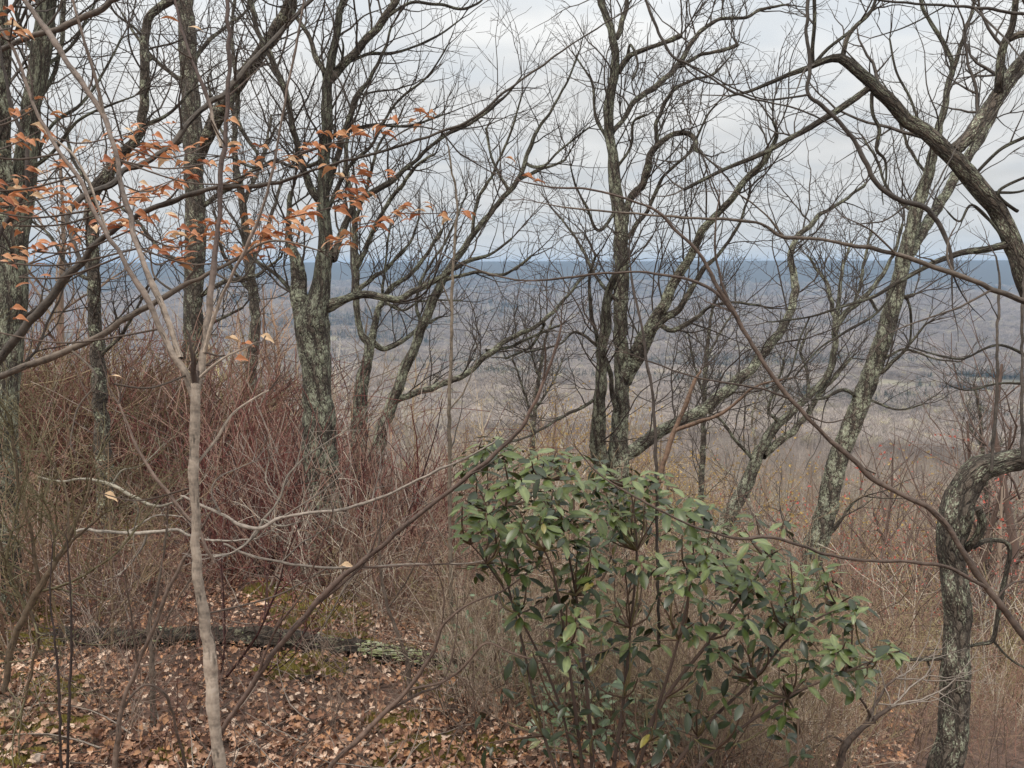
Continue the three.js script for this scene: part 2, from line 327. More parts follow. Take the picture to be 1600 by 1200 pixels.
traced('oak_tree', 'forked lichen-speckled oak at centre behind the evergreen shrub, trunks leaning apart', 'tree', 10, [[966, 745, 40], [966, 715, 38], [968, 680, 31], [970, 640, 29], [972, 600, 27], [971, 560, 24], [970, 500, 25], [971, 450, 27], [971, 400, 26], [970, 350, 25], [963, 300, 23], [957, 240, 18], [952, 205, 18], [951, 170, 19], [956, 130, 17], [960, 98, 16], [960, 72, 14], [954, 45, 13], [946, 20, 12], [937, -2, 11], [930, -35, 9]], [
  L([[940, 728, 34], [935, 690, 28], [937, 640, 23], [940, 560, 19], [946, 500, 19], [952, 455, 14], [962, 428, 13]], { mat: M.lichenBark, name: 'stem' }),
  L([[974, 596, 30], [992, 556, 31], [1008, 530, 29], [1025, 500, 23], [1040, 470, 19], [1055, 435, 18], [1072, 408, 16], [1085, 383, 14], [1100, 355, 14], [1125, 332, 13], [1152, 298, 12], [1178, 268, 12], [1200, 242, 10], [1214, 215, 7], [1208, 190, 5]], { mat: M.lichenBark, name: 'stem' }),
  L([[968, 714, 28], [988, 704, 25], [1020, 682, 23], [1060, 660, 21], [1100, 640, 21], [1140, 606, 20], [1180, 570, 18], [1206, 535, 17], [1226, 508, 15], [1237, 480, 14], [1242, 455, 15], [1242, 430, 13], [1236, 402, 11], [1247, 370, 10], [1268, 350, 9], [1292, 328, 7], [1322, 310, 6], [1352, 288, 5]], { mat: M.lichenBark, name: 'stem', dz: 1.2 }),
  L([[963, 62, 11], [971, 38, 10], [979, 10, 9], [985, -25, 8]]),
  L([[1018, 515, 17], [1045, 493, 14], [1066, 477, 12], [1080, 452, 10], [1098, 422, 8], [1122, 398, 6], [1150, 360, 5], [1165, 320, 4]]),
  L([[1024, 502, 12], [1045, 516, 9], [1075, 505, 8], [1110, 480, 6], [1150, 472, 5], [1190, 478, 4]]),
  L([[975, 352, 14], [985, 312, 13], [1004, 290, 13], [1011, 266, 13], [1016, 244, 13], [1030, 226, 11], [1050, 212, 10], [1074, 209, 10], [1085, 218, 10], [1087, 233, 10], [1097, 240, 7]], { bare: 0.6 }),
  L([[1029, 228, 9], [1025, 196, 8], [1034, 176, 7], [1044, 150, 8], [1056, 136, 7], [1085, 125, 5], [1115, 116, 4], [1140, 90, 3]]),
  L([[957, 208, 10], [970, 190, 9], [985, 165, 10], [1010, 145, 11], [1035, 125, 11], [1060, 100, 10], [1080, 66, 9], [1100, 46, 8], [1126, 30, 7], [1165, 27, 6], [1192, 14, 5], [1225, 8, 4]]),
  L([[1062, 103, 8], [1090, 88, 7], [1120, 80, 6], [1152, 69, 6]], { bare: 0.5 }),
  L([[966, 112, 10], [978, 96, 11], [990, 82, 9], [1015, 75, 8], [1046, 64, 8], [1064, 55, 9]], { bare: 0.2, dz: -0.3 }),
  L([[980, 88, 6], [984, 70, 5], [993, 85, 5], [996, 105, 4], [989, 122, 4]], { bare: 0, dz: -0.2 }),
  L([[962, 330, 7], [935, 360, 6], [920, 330, 5], [900, 290, 4], [892, 260, 3]]), L([[955, 230, 6], [930, 180, 5], [925, 130, 4], [900, 90, 3]]),
  L([[975, 380, 9], [1010, 330, 7], [1035, 280, 6], [1075, 240, 5], [1100, 190, 4], [1130, 150, 3]]), L([[958, 270, 7], [985, 230, 5], [990, 190, 4], [1010, 180, 3]]),
  L([[965, 470, 7], [930, 430, 6], [905, 380, 5], [880, 345, 4], [858, 320, 3]]),
  L([[968, 660, 10], [957, 620, 9], [954, 585, 9], [944, 560, 9], [934, 530, 8], [925, 492, 7], [920, 440, 6], [930, 402, 5]], { bare: 0.3, dz: -0.8 }),
  L([[935, 620, 7], [905, 640, 6], [870, 655, 5], [830, 680, 4], [800, 690, 3]], { dz: -0.6 }),
  L([[935, 540, 6], [900, 520, 5], [870, 540, 4], [820, 550, 3]], { dz: -0.7 }),
], { seed: 23, dens: 0.95, flare: 0.9, limbMat: M.bark });

traced('leaning_tree', 'slender tree leaning right between the big oak and the thin pale sapling', 'tree', 11, [[572, 850, 32], [580, 770, 28], [590, 700, 26], [605, 645, 22], [624, 600, 19], [640, 560, 18], [656, 520, 18], [672, 480, 17], [690, 442, 15], [706, 410, 14], [730, 380, 11], [760, 340, 10], [795, 298, 9], [812, 275, 9], [822, 248, 8], [835, 210, 7], [862, 170, 5], [886, 128, 4], [905, 80, 3]], [
  L([[607, 632, 13], [640, 616, 12], [680, 604, 12], [715, 590, 12], [745, 570, 10], [770, 546, 11], [795, 530, 9], [830, 513, 8], [860, 490, 7], [882, 468, 6], [906, 438, 5], [930, 420, 4]], { mat: M.lichenBark }),
  L([[760, 548, 7], [800, 540, 6], [840, 522, 5], [880, 505, 3]]), L([[800, 288, 7], [838, 266, 6], [870, 256, 5], [884, 248, 5]], { bare: 0.5 }),
  L([[695, 438, 8], [740, 425, 6], [790, 428, 5], [830, 400, 4]]), L([[740, 362, 8], [745, 320, 6], [775, 260, 5], [800, 200, 4], [815, 150, 3]]),
  L([[660, 515, 7], [650, 470, 6], [662, 430, 5], [700, 370, 4], [730, 300, 3]]), L([[820, 255, 6], [850, 260, 5], [880, 230, 4], [920, 200, 3]]),
  L([[850, 505, 6], [830, 540, 5], [790, 560, 4]]), L([[795, 298, 7], [770, 250, 5], [760, 200, 4]]),
], { seed: 31, dens: 1.1, mat: M.lichenBark });

traced('slim_tree', 'slim many-stemmed tree just right of the broad oak', 'tree', 13, [[560, 720, 30], [562, 650, 27], [564, 610, 24], [572, 565, 20], [576, 538, 18], [564, 520, 12], [558, 480, 11], [556, 440, 14], [555, 400, 14], [553, 350, 11], [548, 300, 9], [540, 250, 8], [546, 190, 6]], [
  L([[577, 545, 15], [586, 505, 12], [593, 478, 10], [612, 450, 9], [640, 430, 8], [666, 398, 7], [690, 360, 5]]), L([[580, 535, 12], [600, 545, 10], [628, 535, 8], [660, 510, 6], [690, 495, 4]]),
  L([[557, 420, 10], [575, 380, 9], [592, 340, 8], [620, 300, 7], [650, 260, 6], [680, 240, 4]]), L([[556, 455, 9], [590, 430, 8], [610, 415, 7], [640, 380, 5], [655, 340, 4]]),
  L([[552, 350, 7], [575, 290, 6], [590, 230, 5], [620, 190, 3]]), L([[600, 470, 7], [630, 485, 5], [660, 470, 4], [720, 470, 3]]),
  L([[596, 474, 6], [600, 440, 5], [604, 400, 4], [610, 350, 3]]),
], { seed: 37, dens: 1.1, mat: M.lichenBark });

traced('leaning_tree', 'tall lichen-covered tree leaning right, its foot hidden by the shrub', 'tree', 11, [[1262, 930, 46], [1266, 895, 44], [1275, 850, 42], [1290, 800, 41], [1301, 750, 40], [1316, 700, 39], [1335, 650, 37], [1354, 602, 36], [1370, 560, 34], [1386, 510, 32], [1400, 460, 31], [1411, 405, 29], [1423, 360, 27], [1440, 305, 25], [1455, 258, 20], [1466, 205, 15], [1476, 170, 13], [1483, 132, 12], [1488, 108, 11], [1480, 80, 9], [1461, 46, 8], [1446, 20, 7], [1434, -20, 6]], [
  L([[1415, 405, 22], [1448, 352, 21], [1478, 302, 20], [1508, 252, 20], [1535, 206, 18], [1558, 165, 16], [1590, 118, 13], [1625, 70, 10]], { name: 'stem', mat: M.lichenBark }),
  L([[1488, 112, 10], [1496, 84, 9], [1506, 54, 8], [1518, 18, 7], [1526, -25, 6]]),
  L([[1388, 500, 9], [1405, 470, 8], [1428, 460, 7]], { bare: 0.2 }), L([[1360, 590, 9], [1385, 575, 8], [1408, 552, 7], [1428, 530, 5], [1448, 505, 4]]),
  L([[1345, 622, 8], [1318, 610, 8], [1290, 620, 7], [1268, 625, 6]], { bare: 0.4 }), L([[1402, 455, 6], [1418, 470, 5], [1424, 500, 5], [1420, 540, 4], [1400, 560, 3]], { bare: 0.5 }),
  L([[1350, 620, 6], [1400, 640, 4], [1440, 632, 3]]), L([[1370, 570, 6], [1410, 545, 5], [1460, 560, 4], [1500, 565, 3]]), L([[1430, 330, 8], [1390, 300, 6], [1370, 250, 5], [1345, 210, 3]]),
  L([[1272, 850, 9], [1300, 830, 8], [1330, 790, 6], [1350, 775, 4]], { bare: 0.5 }), L([[1268, 860, 8], [1248, 850, 6], [1230, 835, 5]], { bare: 0.5 }), L([[1450, 275, 7], [1420, 230, 6], [1400, 170, 4], [1380, 130, 3]]),
], { seed: 43, dens: 0.8, wide: 0.78, limbMat: M.bark });

traced('crooked_tree', 'dark crooked tree at right edge with a sharply bent trunk and crossing limbs', 'tree', 4.6, [[1474, 1215, 62], [1482, 1150, 57], [1489, 1080, 50], [1494, 1000, 48], [1495, 930, 47], [1491, 885, 47], [1489, 842, 54], [1495, 800, 60], [1510, 766, 57], [1536, 736, 50], [1566, 722, 43], [1600, 712, 40], [1640, 690, 38], [1664, 640, 36], [1654, 570, 36], [1626, 500, 36], [1601, 440, 35], [1586, 385, 34], [1569, 340, 34], [1540, 300, 33], [1511, 266, 33], [1485, 240, 31], [1454, 214, 28], [1420, 185, 26], [1386, 156, 24], [1360, 133, 23], [1336, 110, 20], [1315, 92, 18], [1290, 95, 13], [1260, 105, 11], [1230, 116, 9], [1200, 130, 8], [1170, 143, 6], [1140, 150, 4]], [
  L([[1488, 238, 26], [1515, 206, 27], [1545, 166, 26], [1575, 122, 22], [1600, 86, 20], [1640, 40, 18]]),
  L([[1560, 145, 15], [1562, 118, 15], [1565, 90, 14], [1571, 66, 14], [1581, 40, 11], [1590, -15, 9]]), L([[1570, 64, 12], [1592, 54, 12], [1625, 52, 11]]),
  L([[1360, 138, 13], [1320, 165, 13], [1285, 187, 12], [1240, 212, 11], [1190, 240, 9], [1130, 266, 8], [1090, 286, 7], [1068, 296, 6]], { bare: 0.5 }),
  L([[1318, 90, 11], [1325, 60, 9], [1340, 40, 8], [1360, 20, 6], [1372, -15, 5]]), L([[1272, 100, 8], [1300, 72, 7], [1338, 42, 6], [1362, 16, 5]]),
  L([[1270, 100, 8], [1272, 50, 8], [1272, -20, 7]]),
  L([[1363, 145, 8], [1363, 180, 7], [1373, 205, 7], [1370, 235, 6], [1383, 250, 5], [1385, 280, 4], [1378, 300, 3], [1380, 320, 2]], { bare: 0, dz: 0.1 }),
  L([[1584, 380, 15], [1548, 388, 11], [1505, 393, 10], [1470, 405, 9], [1440, 420, 9], [1400, 442, 8], [1360, 466, 7], [1312, 481, 5], [1265, 495, 4], [1200, 503, 3]], { bare: 0.5 }),
  L([[1358, 467, 6], [1366, 480, 7], [1372, 488, 4]], { bare: 0, dz: 0 }), L([[1400, 442, 5], [1370, 490, 5], [1320, 520, 5], [1280, 545, 4], [1240, 590, 3]], { bare: 0.6 }),
  L([[1265, 495, 4], [1250, 530, 4], [1235, 580, 3], [1215, 610, 3], [1205, 640, 2]], { bare: 0.4 }),
  L([[1512, 858, 13], [1528, 838, 15], [1534, 815, 15], [1530, 796, 14]], { bare: 0, dz: -0.15 }),
  L([[1520, 856, 9], [1545, 844, 9], [1572, 846, 9], [1579, 866, 9], [1574, 895, 9], [1565, 930, 9], [1558, 970, 9], [1551, 1000, 8], [1530, 1006, 6], [1510, 1012, 5]], { bare: 0.1, dz: 0.15 }),
  L([[1552, 1000, 5], [1575, 1025, 4], [1600, 1042, 4], [1630, 1050, 3]], { bare: 0.4 }), L([[1478, 1028, 7], [1445, 1030, 6], [1410, 1030, 5], [1380, 1026, 3]], { bare: 0.3 }),
  L([[1450, 1030, 4], [1454, 1050, 3], [1450, 1065, 2]], { bare: 0, dz: 0 }),
  L([[1590, 400, 6], [1560, 360, 5], [1520, 320, 5], [1500, 345, 4], [1480, 330, 3]], { bare: 1 }), L([[1590, 330, 7], [1560, 300, 6], [1620, 270, 5]]), L([[1440, 200, 6], [1420, 150, 5], [1400, 110, 4], [1390, 60, 3]]),
  L([[1600, 600, 6], [1560, 600, 4], [1510, 610, 3], [1480, 600, 2]], { bare: 1 }), L([[1610, 560, 6], [1560, 540, 5], [1500, 560, 4], [1430, 545, 3]], { bare: 0.8 }),
  L([[1520, 275, 7], [1560, 235, 6], [1600, 215, 6], [1640, 200, 5]]), L([[1545, 300, 6], [1590, 300, 5], [1620, 290, 4]]),
], { seed: 57, dens: 0.75, wide: 0.82, mat: M.bark, limbMat: M.bark, tl: 0.62, tile: 0.42, step: 0.07, rmin: 0.0014, clear: 0.7, maxTwig: 1.0 });

traced('leaning_tree', 'lichen-crusted tree leaning right, between the forked oak and the tall leaning tree', 'tree', 16, [[1118, 860, 30], [1138, 806, 27], [1164, 762, 24], [1188, 705, 20], [1211, 668, 17], [1240, 640, 14], [1270, 612, 13], [1294, 585, 11], [1304, 545, 11], [1306, 512, 12], [1322, 488, 11], [1346, 470, 9], [1372, 440, 8], [1395, 400, 6], [1410, 350, 5]], [
  L([[1192, 712, 16], [1216, 690, 14], [1250, 662, 11], [1285, 610, 9], [1312, 580, 7], [1330, 560, 5]], { mat: M.lichenBark }),
  L([[1306, 512, 9], [1299, 470, 8], [1293, 445, 7], [1280, 425, 6], [1262, 400, 4]]), L([[1308, 505, 8], [1312, 460, 7], [1316, 420, 6], [1330, 380, 4]]), L([[1335, 478, 7], [1345, 440, 6], [1350, 405, 5], [1362, 360, 4]]),
  L([[1218, 660, 7], [1200, 640, 6], [1215, 600, 5], [1225, 560, 4]]), L([[1180, 720, 7], [1150, 690, 6], [1130, 660, 5], [1100, 640, 3]]), L([[1262, 618, 6], [1262, 580, 5], [1250, 550, 4], [1262, 520, 3]]),
], { seed: 61, dens: 1.2, mat: M.lichenBark });

traced('oak_tree', 'tall straight grey trunk left of the broad oak, seen between the sapling arms', 'tree', 14, [[298, 800, 42], [300, 700, 40], [301, 600, 37], [302, 520, 33], [303, 450, 34], [305, 380, 36], [304, 300, 34], [302, 230, 33], [297, 150, 33], [293, 60, 31], [289, 0, 29], [286, -60, 26]], [
  L([[306, 262, 20], [318, 228, 20], [340, 182, 25], [370, 132, 23], [404, 88, 23], [434, 46, 25], [454, 8, 23], [466, -40, 20]], { dz: -2 }),
  L([[296, 100, 9], [330, 60, 7], [370, 30, 5], [400, 0, 4]]), L([[290, 130, 9], [250, 100, 7], [215, 60, 5], [190, 20, 4]]), L([[303, 330, 10], [350, 300, 8], [400, 260, 6], [430, 200, 5]]), L([[300, 420, 9], [250, 390, 7], [210, 340, 6], [170, 310, 4]]),
  L([[303, 470, 9], [350, 440, 8], [400, 430, 6], [440, 400, 4]]), L([[300, 210, 9], [260, 230, 7], [220, 225, 6], [180, 255, 4]]), L([[368, 130, 10], [362, 165, 9], [380, 205, 8], [402, 240, 6]]), L([[300, 520, 8], [340, 500, 6], [380, 480, 4]]),
], { seed: 67, dens: 1.0, clear: 0.25, mat: M.bark, step: 0.15 });

traced('snapped_tree', 'dark kinked tree with a broken bend, behind the left sapling arm', 'tree', 9, [[166, 830, 32], [163, 730, 29], [156, 620, 25], [149, 500, 23], [145, 390, 21], [144, 310, 23], [164, 277, 23], [196, 238, 18], [217, 206, 15], [225, 170, 16], [226, 110, 16], [226, 55, 16], [238, 22, 15], [276, -8, 14], [300, -30, 12]], [
  L([[226, 100, 8], [238, 90, 7]], { bare: 0 }), L([[225, 60, 6], [205, 40, 5], [180, 20, 4], [165, -10, 3]]), L([[150, 300, 8], [120, 260, 6], [100, 200, 5]]), L([[220, 200, 7], [260, 180, 6], [300, 140, 5]]), L([[147, 440, 8], [110, 420, 6], [80, 370, 5], [40, 340, 4]]), L([[152, 560, 7], [190, 520, 6], [220, 470, 4]]),
], { seed: 71, dens: 1.1, clear: 0.3, mat: M.bark });

traced('oak_tree', 'thick grey double trunk at the left edge with a pale lichened foot', 'tree', 6.2, [[4, 1065, 150], [5, 1040, 128], [5, 980, 102], [2, 900, 82], [-2, 800, 66], [2, 600, 60], [14, 450, 56], [26, 340, 50], [40, 245, 38], [55, 140, 32], [66, 70, 36], [74, 10, 30], [84, -60, 24]], [
  L([[15, 390, 34], [8, 300, 30], [3, 200, 27], [4, 90, 25], [1, -30, 22]], { name: 'stem', dz: -0.4 }),
  L([[62, 100, 10], [40, 60, 8], [25, 20, 6]]), L([[50, 170, 9], [82, 120, 8], [97, 60, 8], [100, -10, 6]]), L([[60, 110, 9], [90, 90, 6], [120, 60, 5], [150, 0, 3]]), L([[35, 270, 8], [80, 240, 6], [120, 190, 5], [170, 165, 4], [210, 150, 3]]), L([[30, 320, 8], [75, 205, 6], [140, 150, 5], [190, 60, 4]]),
], { seed: 73, dens: 1.0, clear: 0.35, mat: M.lichenBark, flare: 1.0 });

// background trees of the ridge at left and the slope behind
const slim = (label, D, pts, limbs, seed, o = {}) => traced('slim_tree', label, 'tree', D, pts, limbs, { seed, dens: 1.05, clear: 0.3, mat: M.bark, step: 0.16, rmin: 0.003, ...o });
slim('background tree with spreading crown behind the beech leaves', 17, [[395, 700, 22], [392, 600, 20], [398, 500, 18], [388, 400, 16], [378, 310, 13], [366, 230, 10], [372, 140, 8], [362, 60, 6], [370, -20, 5]], [L([[390, 420, 9], [420, 350, 7], [440, 280, 5]]), L([[396, 460, 9], [350, 400, 7], [335, 330, 5]]), L([[380, 320, 8], [410, 250, 6], [425, 180, 4]]), L([[368, 240, 7], [335, 180, 5], [325, 120, 4]])], 89);
slim('pale thin straight stem standing in front of the slope right of the oak', 5, [[706, 1195, 9], [706, 1000, 8], [703, 800, 7], [702, 640, 7], [705, 560, 6], [706, 480, 6], [708, 420, 5], [712, 360, 5], [714, 310, 4], [705, 262, 4], [700, 228, 3]], [L([[703, 640, 3], [725, 610, 3], [745, 560, 2]]), L([[705, 480, 3], [690, 440, 2]]), L([[704, 860, 3], [680, 820, 2], [668, 790, 2]])], 97, { mat: M.beech, tint: C3(0.23, 0.185, 0.14), dens: 0.35, tl: 0.5, smooth: true, step: 0.07, rmin: 0.0012, twig: TWIGL });
slim('thin dead-topped tree on the slope just right of the forked oak', 20, [[1095, 790, 11], [1098, 700, 10], [1100, 640, 9], [1102, 580, 8], [1106, 530, 7], [1112, 490, 5], [1125, 450, 4]], [L([[1100, 620, 5], [1085, 570, 4], [1075, 520, 3]]), L([[1104, 560, 5], [1125, 520, 4], [1150, 480, 3]]), L([[1100, 660, 5], [1130, 620, 4], [1150, 600, 3]])], 101, { dens: 2, rmin: 0.004 });
slim('small bare tree left of the forked oak, its crown against the grey valley', 24, [[830, 780, 11], [832, 690, 10], [836, 640, 8], [842, 590, 7], [850, 540, 5], [862, 500, 4]], [L([[834, 660, 5], [815, 600, 4], [800, 560, 3]]), L([[836, 640, 5], [862, 600, 4], [880, 560, 3]]), L([[842, 590, 4], [830, 550, 3], [820, 510, 2]])], 103, { dens: 2.2, rmin: 0.005 });
slim('white-barked thin tree on the slope right of the forked oak', 22, [[1196, 900, 8], [1192, 840, 7], [1172, 790, 6], [1170, 760, 6], [1180, 700, 5], [1175, 650, 4], [1190, 610, 3]], [L([[1172, 790, 4], [1150, 750, 3], [1120, 720, 3], [1100, 690, 2]]), L([[1176, 710, 3], [1210, 660, 2]])], 107, { tint: C3(3, 3, 3), dens: 1.2, rmin: 0.004, twig: C3(0.3, 0.27, 0.23) });
slim('bare thin tree at the right edge beyond the crooked trunk', 26, [[1545, 860, 10], [1542, 780, 9], [1535, 700, 7], [1530, 640, 5], [1522, 600, 4]], [L([[1540, 740, 4], [1565, 690, 3]]), L([[1536, 700, 4], [1510, 660, 3]])], 109, { dens: 2, rmin: 0.005 });

// single stems close to the camera
function stem(name, label, category, D, pts, limbs, o = {}) { return traced(name, label, category, D, pts, limbs, { dens: 0.25, clear: 0.2, mat: M.beech, smooth: true, tl: 0.35, step: 0.05, rmin: 0.0009, free: true, limbMat: M.beech, tint: C3(0.12, 0.085, 0.068), twig: C3(0.10, 0.07, 0.057), trunkName: 'stem', lift: 0.1, ...o }); }
stem('overhanging_branch', 'long bare branch sweeping from the right edge up across the middle of the view', 'branch', 2.6, [[1660, 1075, 15], [1620, 1020, 14], [1575, 957, 13], [1540, 915, 12], [1515, 880, 11], [1490, 836, 10], [1465, 806, 10], [1435, 785, 10], [1400, 768, 9], [1370, 752, 9], [1335, 721, 9], [1300, 690, 8], [1255, 645, 8], [1225, 610, 8], [1200, 580, 8], [1170, 530, 8], [1148, 490, 8], [1130, 463, 8], [1110, 425, 7], [1090, 395, 6], [1060, 365, 6], [1025, 330, 5], [970, 308, 4], [920, 296, 4], [860, 292, 3], [815, 284, 2]], [
  L([[1544, 920, 8], [1515, 905, 7], [1480, 886, 7], [1430, 878, 6], [1370, 876, 6], [1300, 868, 6], [1258, 855, 6], [1200, 838, 6], [1160, 842, 6], [1120, 835, 5], [1060, 812, 4], [1000, 780, 4], [940, 745, 3], [900, 700, 2]], { dz: -0.35 }),
  L([[1146, 488, 7], [1112, 452, 6], [1062, 433, 5], [980, 425, 4], [870, 436, 4], [812, 438, 3], [740, 420, 3], [690, 396, 2]], { dz: 0.3 }),
  L([[1558, 937, 5], [1574, 915, 4], [1602, 906, 3], [1640, 910, 3]]), L([[1140, 480, 6], [1128, 440, 5], [1118, 400, 4], [1118, 350, 3], [1125, 300, 2]]), L([[1345, 728, 3], [1368, 740, 3]], { bare: 0 }), L([[1380, 757, 4], [1400, 735, 3], [1428, 707, 2]], { bare: 0 }), L([[1235, 622, 4], [1180, 605, 4], [1100, 592, 3], [1050, 578, 3], [980, 552, 2]], { bare: 0.3 }), L([[1255, 645, 4], [1290, 660, 3], [1320, 655, 2]])], { seed: 201 });
stem('overhanging_branch', 'straight pale branch reaching in from the right edge above the valley', 'branch', 2.9, [[1660, 492, 11], [1620, 480, 10], [1560, 455, 10], [1500, 431, 9], [1450, 413, 9], [1400, 398, 8], [1350, 386, 7], [1290, 376, 6], [1225, 370, 6], [1200, 356, 5], [1170, 346, 5], [1100, 342, 5], [1030, 337, 4], [960, 331, 4], [890, 325, 3], [840, 316, 2]], [L([[1490, 428, 5], [1480, 400, 4], [1484, 370, 3]], { bare: 0.3 }), L([[1225, 370, 4], [1190, 330, 3], [1150, 300, 2]]), L([[1550, 452, 5], [1500, 480, 4], [1440, 500, 3], [1390, 520, 2]]), L([[1400, 398, 4], [1360, 360, 3], [1320, 340, 2]])], { seed: 203, tint: C3(0.16, 0.125, 0.10) });
stem('hanging_branch', 'dark curving branch hanging from the top right, crossing the bent limb', 'branch', 3.2, [[1258, -40, 7], [1262, 0, 7], [1260, 45, 6], [1265, 100, 7], [1262, 146, 7], [1285, 166, 8], [1310, 190, 8], [1335, 220, 8], [1350, 250, 9], [1365, 280, 9], [1390, 304, 9], [1420, 317, 9], [1446, 325, 9], [1463, 346, 8], [1476, 370, 7], [1485, 395, 6], [1488, 425, 5]], [L([[1264, 148, 5], [1230, 153, 4], [1195, 156, 3], [1150, 140, 3], [1100, 110, 2]]), L([[1445, 325, 4], [1462, 290, 3], [1490, 240, 3], [1540, 150, 2]]), L([[1420, 317, 4], [1380, 345, 3], [1330, 350, 2]])], { seed: 205, tint: C3(0.075, 0.06, 0.05), twig: C3(0.06, 0.048, 0.042) });
stem('overhanging_branch', 'thin whip entering at the top and bending down to the right above the forked oak', 'branch', 3.4, [[1000, -30, 5], [1012, 10, 5], [1030, 50, 5], [1050, 88, 5], [1075, 100, 5], [1110, 122, 4], [1160, 150, 4], [1200, 160, 3], [1260, 175, 3], [1330, 215, 2]], [L([[1060, 95, 3], [1100, 128, 3], [1150, 132, 2]])], { seed: 206, tint: C3(0.075, 0.06, 0.05) });
stem('overhanging_branch', 'fine twig running across the top right corner', 'branch', 3.0, [[1640, 28, 6], [1560, 16, 5], [1480, 8, 5], [1400, 4, 4], [1330, -10, 3]], [L([[1520, 10, 4], [1570, 60, 3], [1600, 100, 3], [1640, 150, 2]]), L([[1480, 8, 3], [1420, 40, 3], [1360, 60, 2]])], { seed: 207, tint: C3(0.09, 0.075, 0.065) });
stem('upright_shoot', 'straight slim shoot rising from the shrub in front of the forked oak', 'sapling', 3.3, [[1030, 1010, 6], [1026, 850, 6], [1025, 730, 6], [1022, 650, 6], [1010, 560, 5], [1000, 500, 5], [988, 440, 4], [983, 390, 3], [986, 330, 2]], [L([[1021, 632, 2], [1040, 620, 2], [1050, 608, 1.5]], { bare: 0 }), L([[1021, 630, 2], [1000, 620, 2], [988, 610, 1.5]], { bare: 0 })], { seed: 209, tint: C3(0.09, 0.07, 0.06), dens: 0.05 });
stem('leaning_shoot', 'long slanting brown shoot rising from lower left to the tip above the shrub', 'sapling', 2.8, [[318, 1230, 8], [340, 1160, 8], [366, 1110, 9], [400, 1061, 10], [440, 1006, 11], [500, 936, 11], [560, 882, 9], [620, 832, 9], [680, 785, 8], [740, 738, 8], [790, 694, 8], [822, 655, 7], [846, 604, 6], [866, 550, 5], [877, 508, 4]], [L([[848, 600, 4], [852, 560, 4], [850, 530, 3]], { bare: 0 }), L([[866, 552, 3], [878, 524, 3]], { bare: 0 }), L([[500, 940, 6], [545, 905, 5], [575, 870, 4], [590, 830, 3]], { bare: 0.3 }), L([[402, 1060, 5], [430, 985, 5], [470, 930, 4], [500, 860, 3], [520, 800, 2]]), L([[555, 885, 4], [620, 885, 3], [700, 880, 2]])], { seed: 211, tint: C3(0.135, 0.088, 0.07) });
stem('leaning_shoot', 'forked brown shoot at bottom centre arching toward the shrub', 'sapling', 2.9, [[500, 1240, 9], [520, 1195, 9], [570, 1145, 10], [600, 1115, 9], [640, 1075, 8], [680, 1012, 7], [691, 978, 6], [730, 946, 4], [790, 920, 3], [830, 890, 2]], [L([[640, 1077, 6], [690, 1065, 5], [725, 1040, 5], [760, 1005, 4], [800, 1020, 4], [868, 1038, 4], [920, 1025, 3], [950, 1015, 2]]), L([[600, 1116, 5], [650, 1085, 5], [690, 1068, 4], [710, 1010, 3], [715, 960, 2]]), L([[690, 980, 3], [694, 935, 3], [686, 900, 2]])], { seed: 213, tint: C3(0.15, 0.10, 0.078) });
stem('overhanging_branch', 'dark arching branch rising across the left from the edge to the top centre', 'branch', 3.4, [[-40, 610, 15], [0, 562, 14], [30, 522, 15], [55, 492, 15], [76, 470, 15], [100, 436, 14], [126, 411, 12], [142, 390, 11], [165, 368, 10], [200, 345, 10], [240, 325, 9], [275, 312, 9], [300, 303, 9], [340, 293, 8], [400, 291, 7], [440, 284, 6], [480, 270, 5], [540, 251, 5], [600, 235, 5], [650, 220, 5], [690, 206, 5], [740, 185, 5], [790, 143, 4], [840, 108, 4], [900, 65, 3], [985, 12, 2]], [
  L([[126, 411, 9], [113, 370, 8], [106, 342, 8], [113, 322, 9], [130, 306, 9], [150, 298, 9], [180, 285, 10], [192, 268, 10], [225, 255, 10], [265, 230, 10], [290, 196, 10], [325, 162, 10], [350, 147, 10], [380, 112, 10], [402, 88, 9], [432, 58, 9], [470, 15, 8], [510, -25, 7]], { dz: 0.5 }),
  L([[330, 296, 5], [390, 270, 4], [450, 248, 4], [520, 225, 3], [560, 222, 2]]), L([[690, 206, 3], [720, 240, 3], [770, 270, 2]]), L([[590, 237, 3], [640, 200, 3], [690, 204, 2]])], { seed: 215, tint: C3(0.085, 0.068, 0.055), dens: 0.6, twig: C3(0.075, 0.058, 0.048) });
stem('overhanging_branch', 'grey-topped branch arching from the left edge below the dark one', 'branch', 3.1, [[-40, 600, 11], [-10, 592, 12], [25, 578, 13], [62, 564, 13], [110, 545, 12], [160, 524, 11], [200, 495, 10], [232, 479, 10], [270, 455, 9], [300, 440, 8], [332, 424, 7], [370, 404, 6], [400, 385, 5], [440, 376, 4], [500, 392, 3]], [L([[110, 545, 5], [150, 590, 4], [120, 640, 3], [110, 690, 2]]), L([[270, 455, 4], [240, 430, 4], [235, 400, 3]]), L([[332, 424, 5], [370, 440, 4], [400, 405, 3]])], { seed: 217, tint: C3(0.19, 0.15, 0.12), dens: 0.5 });
stem('overhanging_branch', 'thick grey-brown limb slanting across the top left corner', 'branch', 4.2, [[-30, 90, 9], [15, 72, 9], [50, 56, 10], [90, 46, 11], [130, 28, 11], [165, 10, 10], [210, -25, 9]], [L([[60, 52, 5], [90, 20, 4], [100, -20, 3]])], { seed: 219, tint: C3(0.13, 0.10, 0.08) });
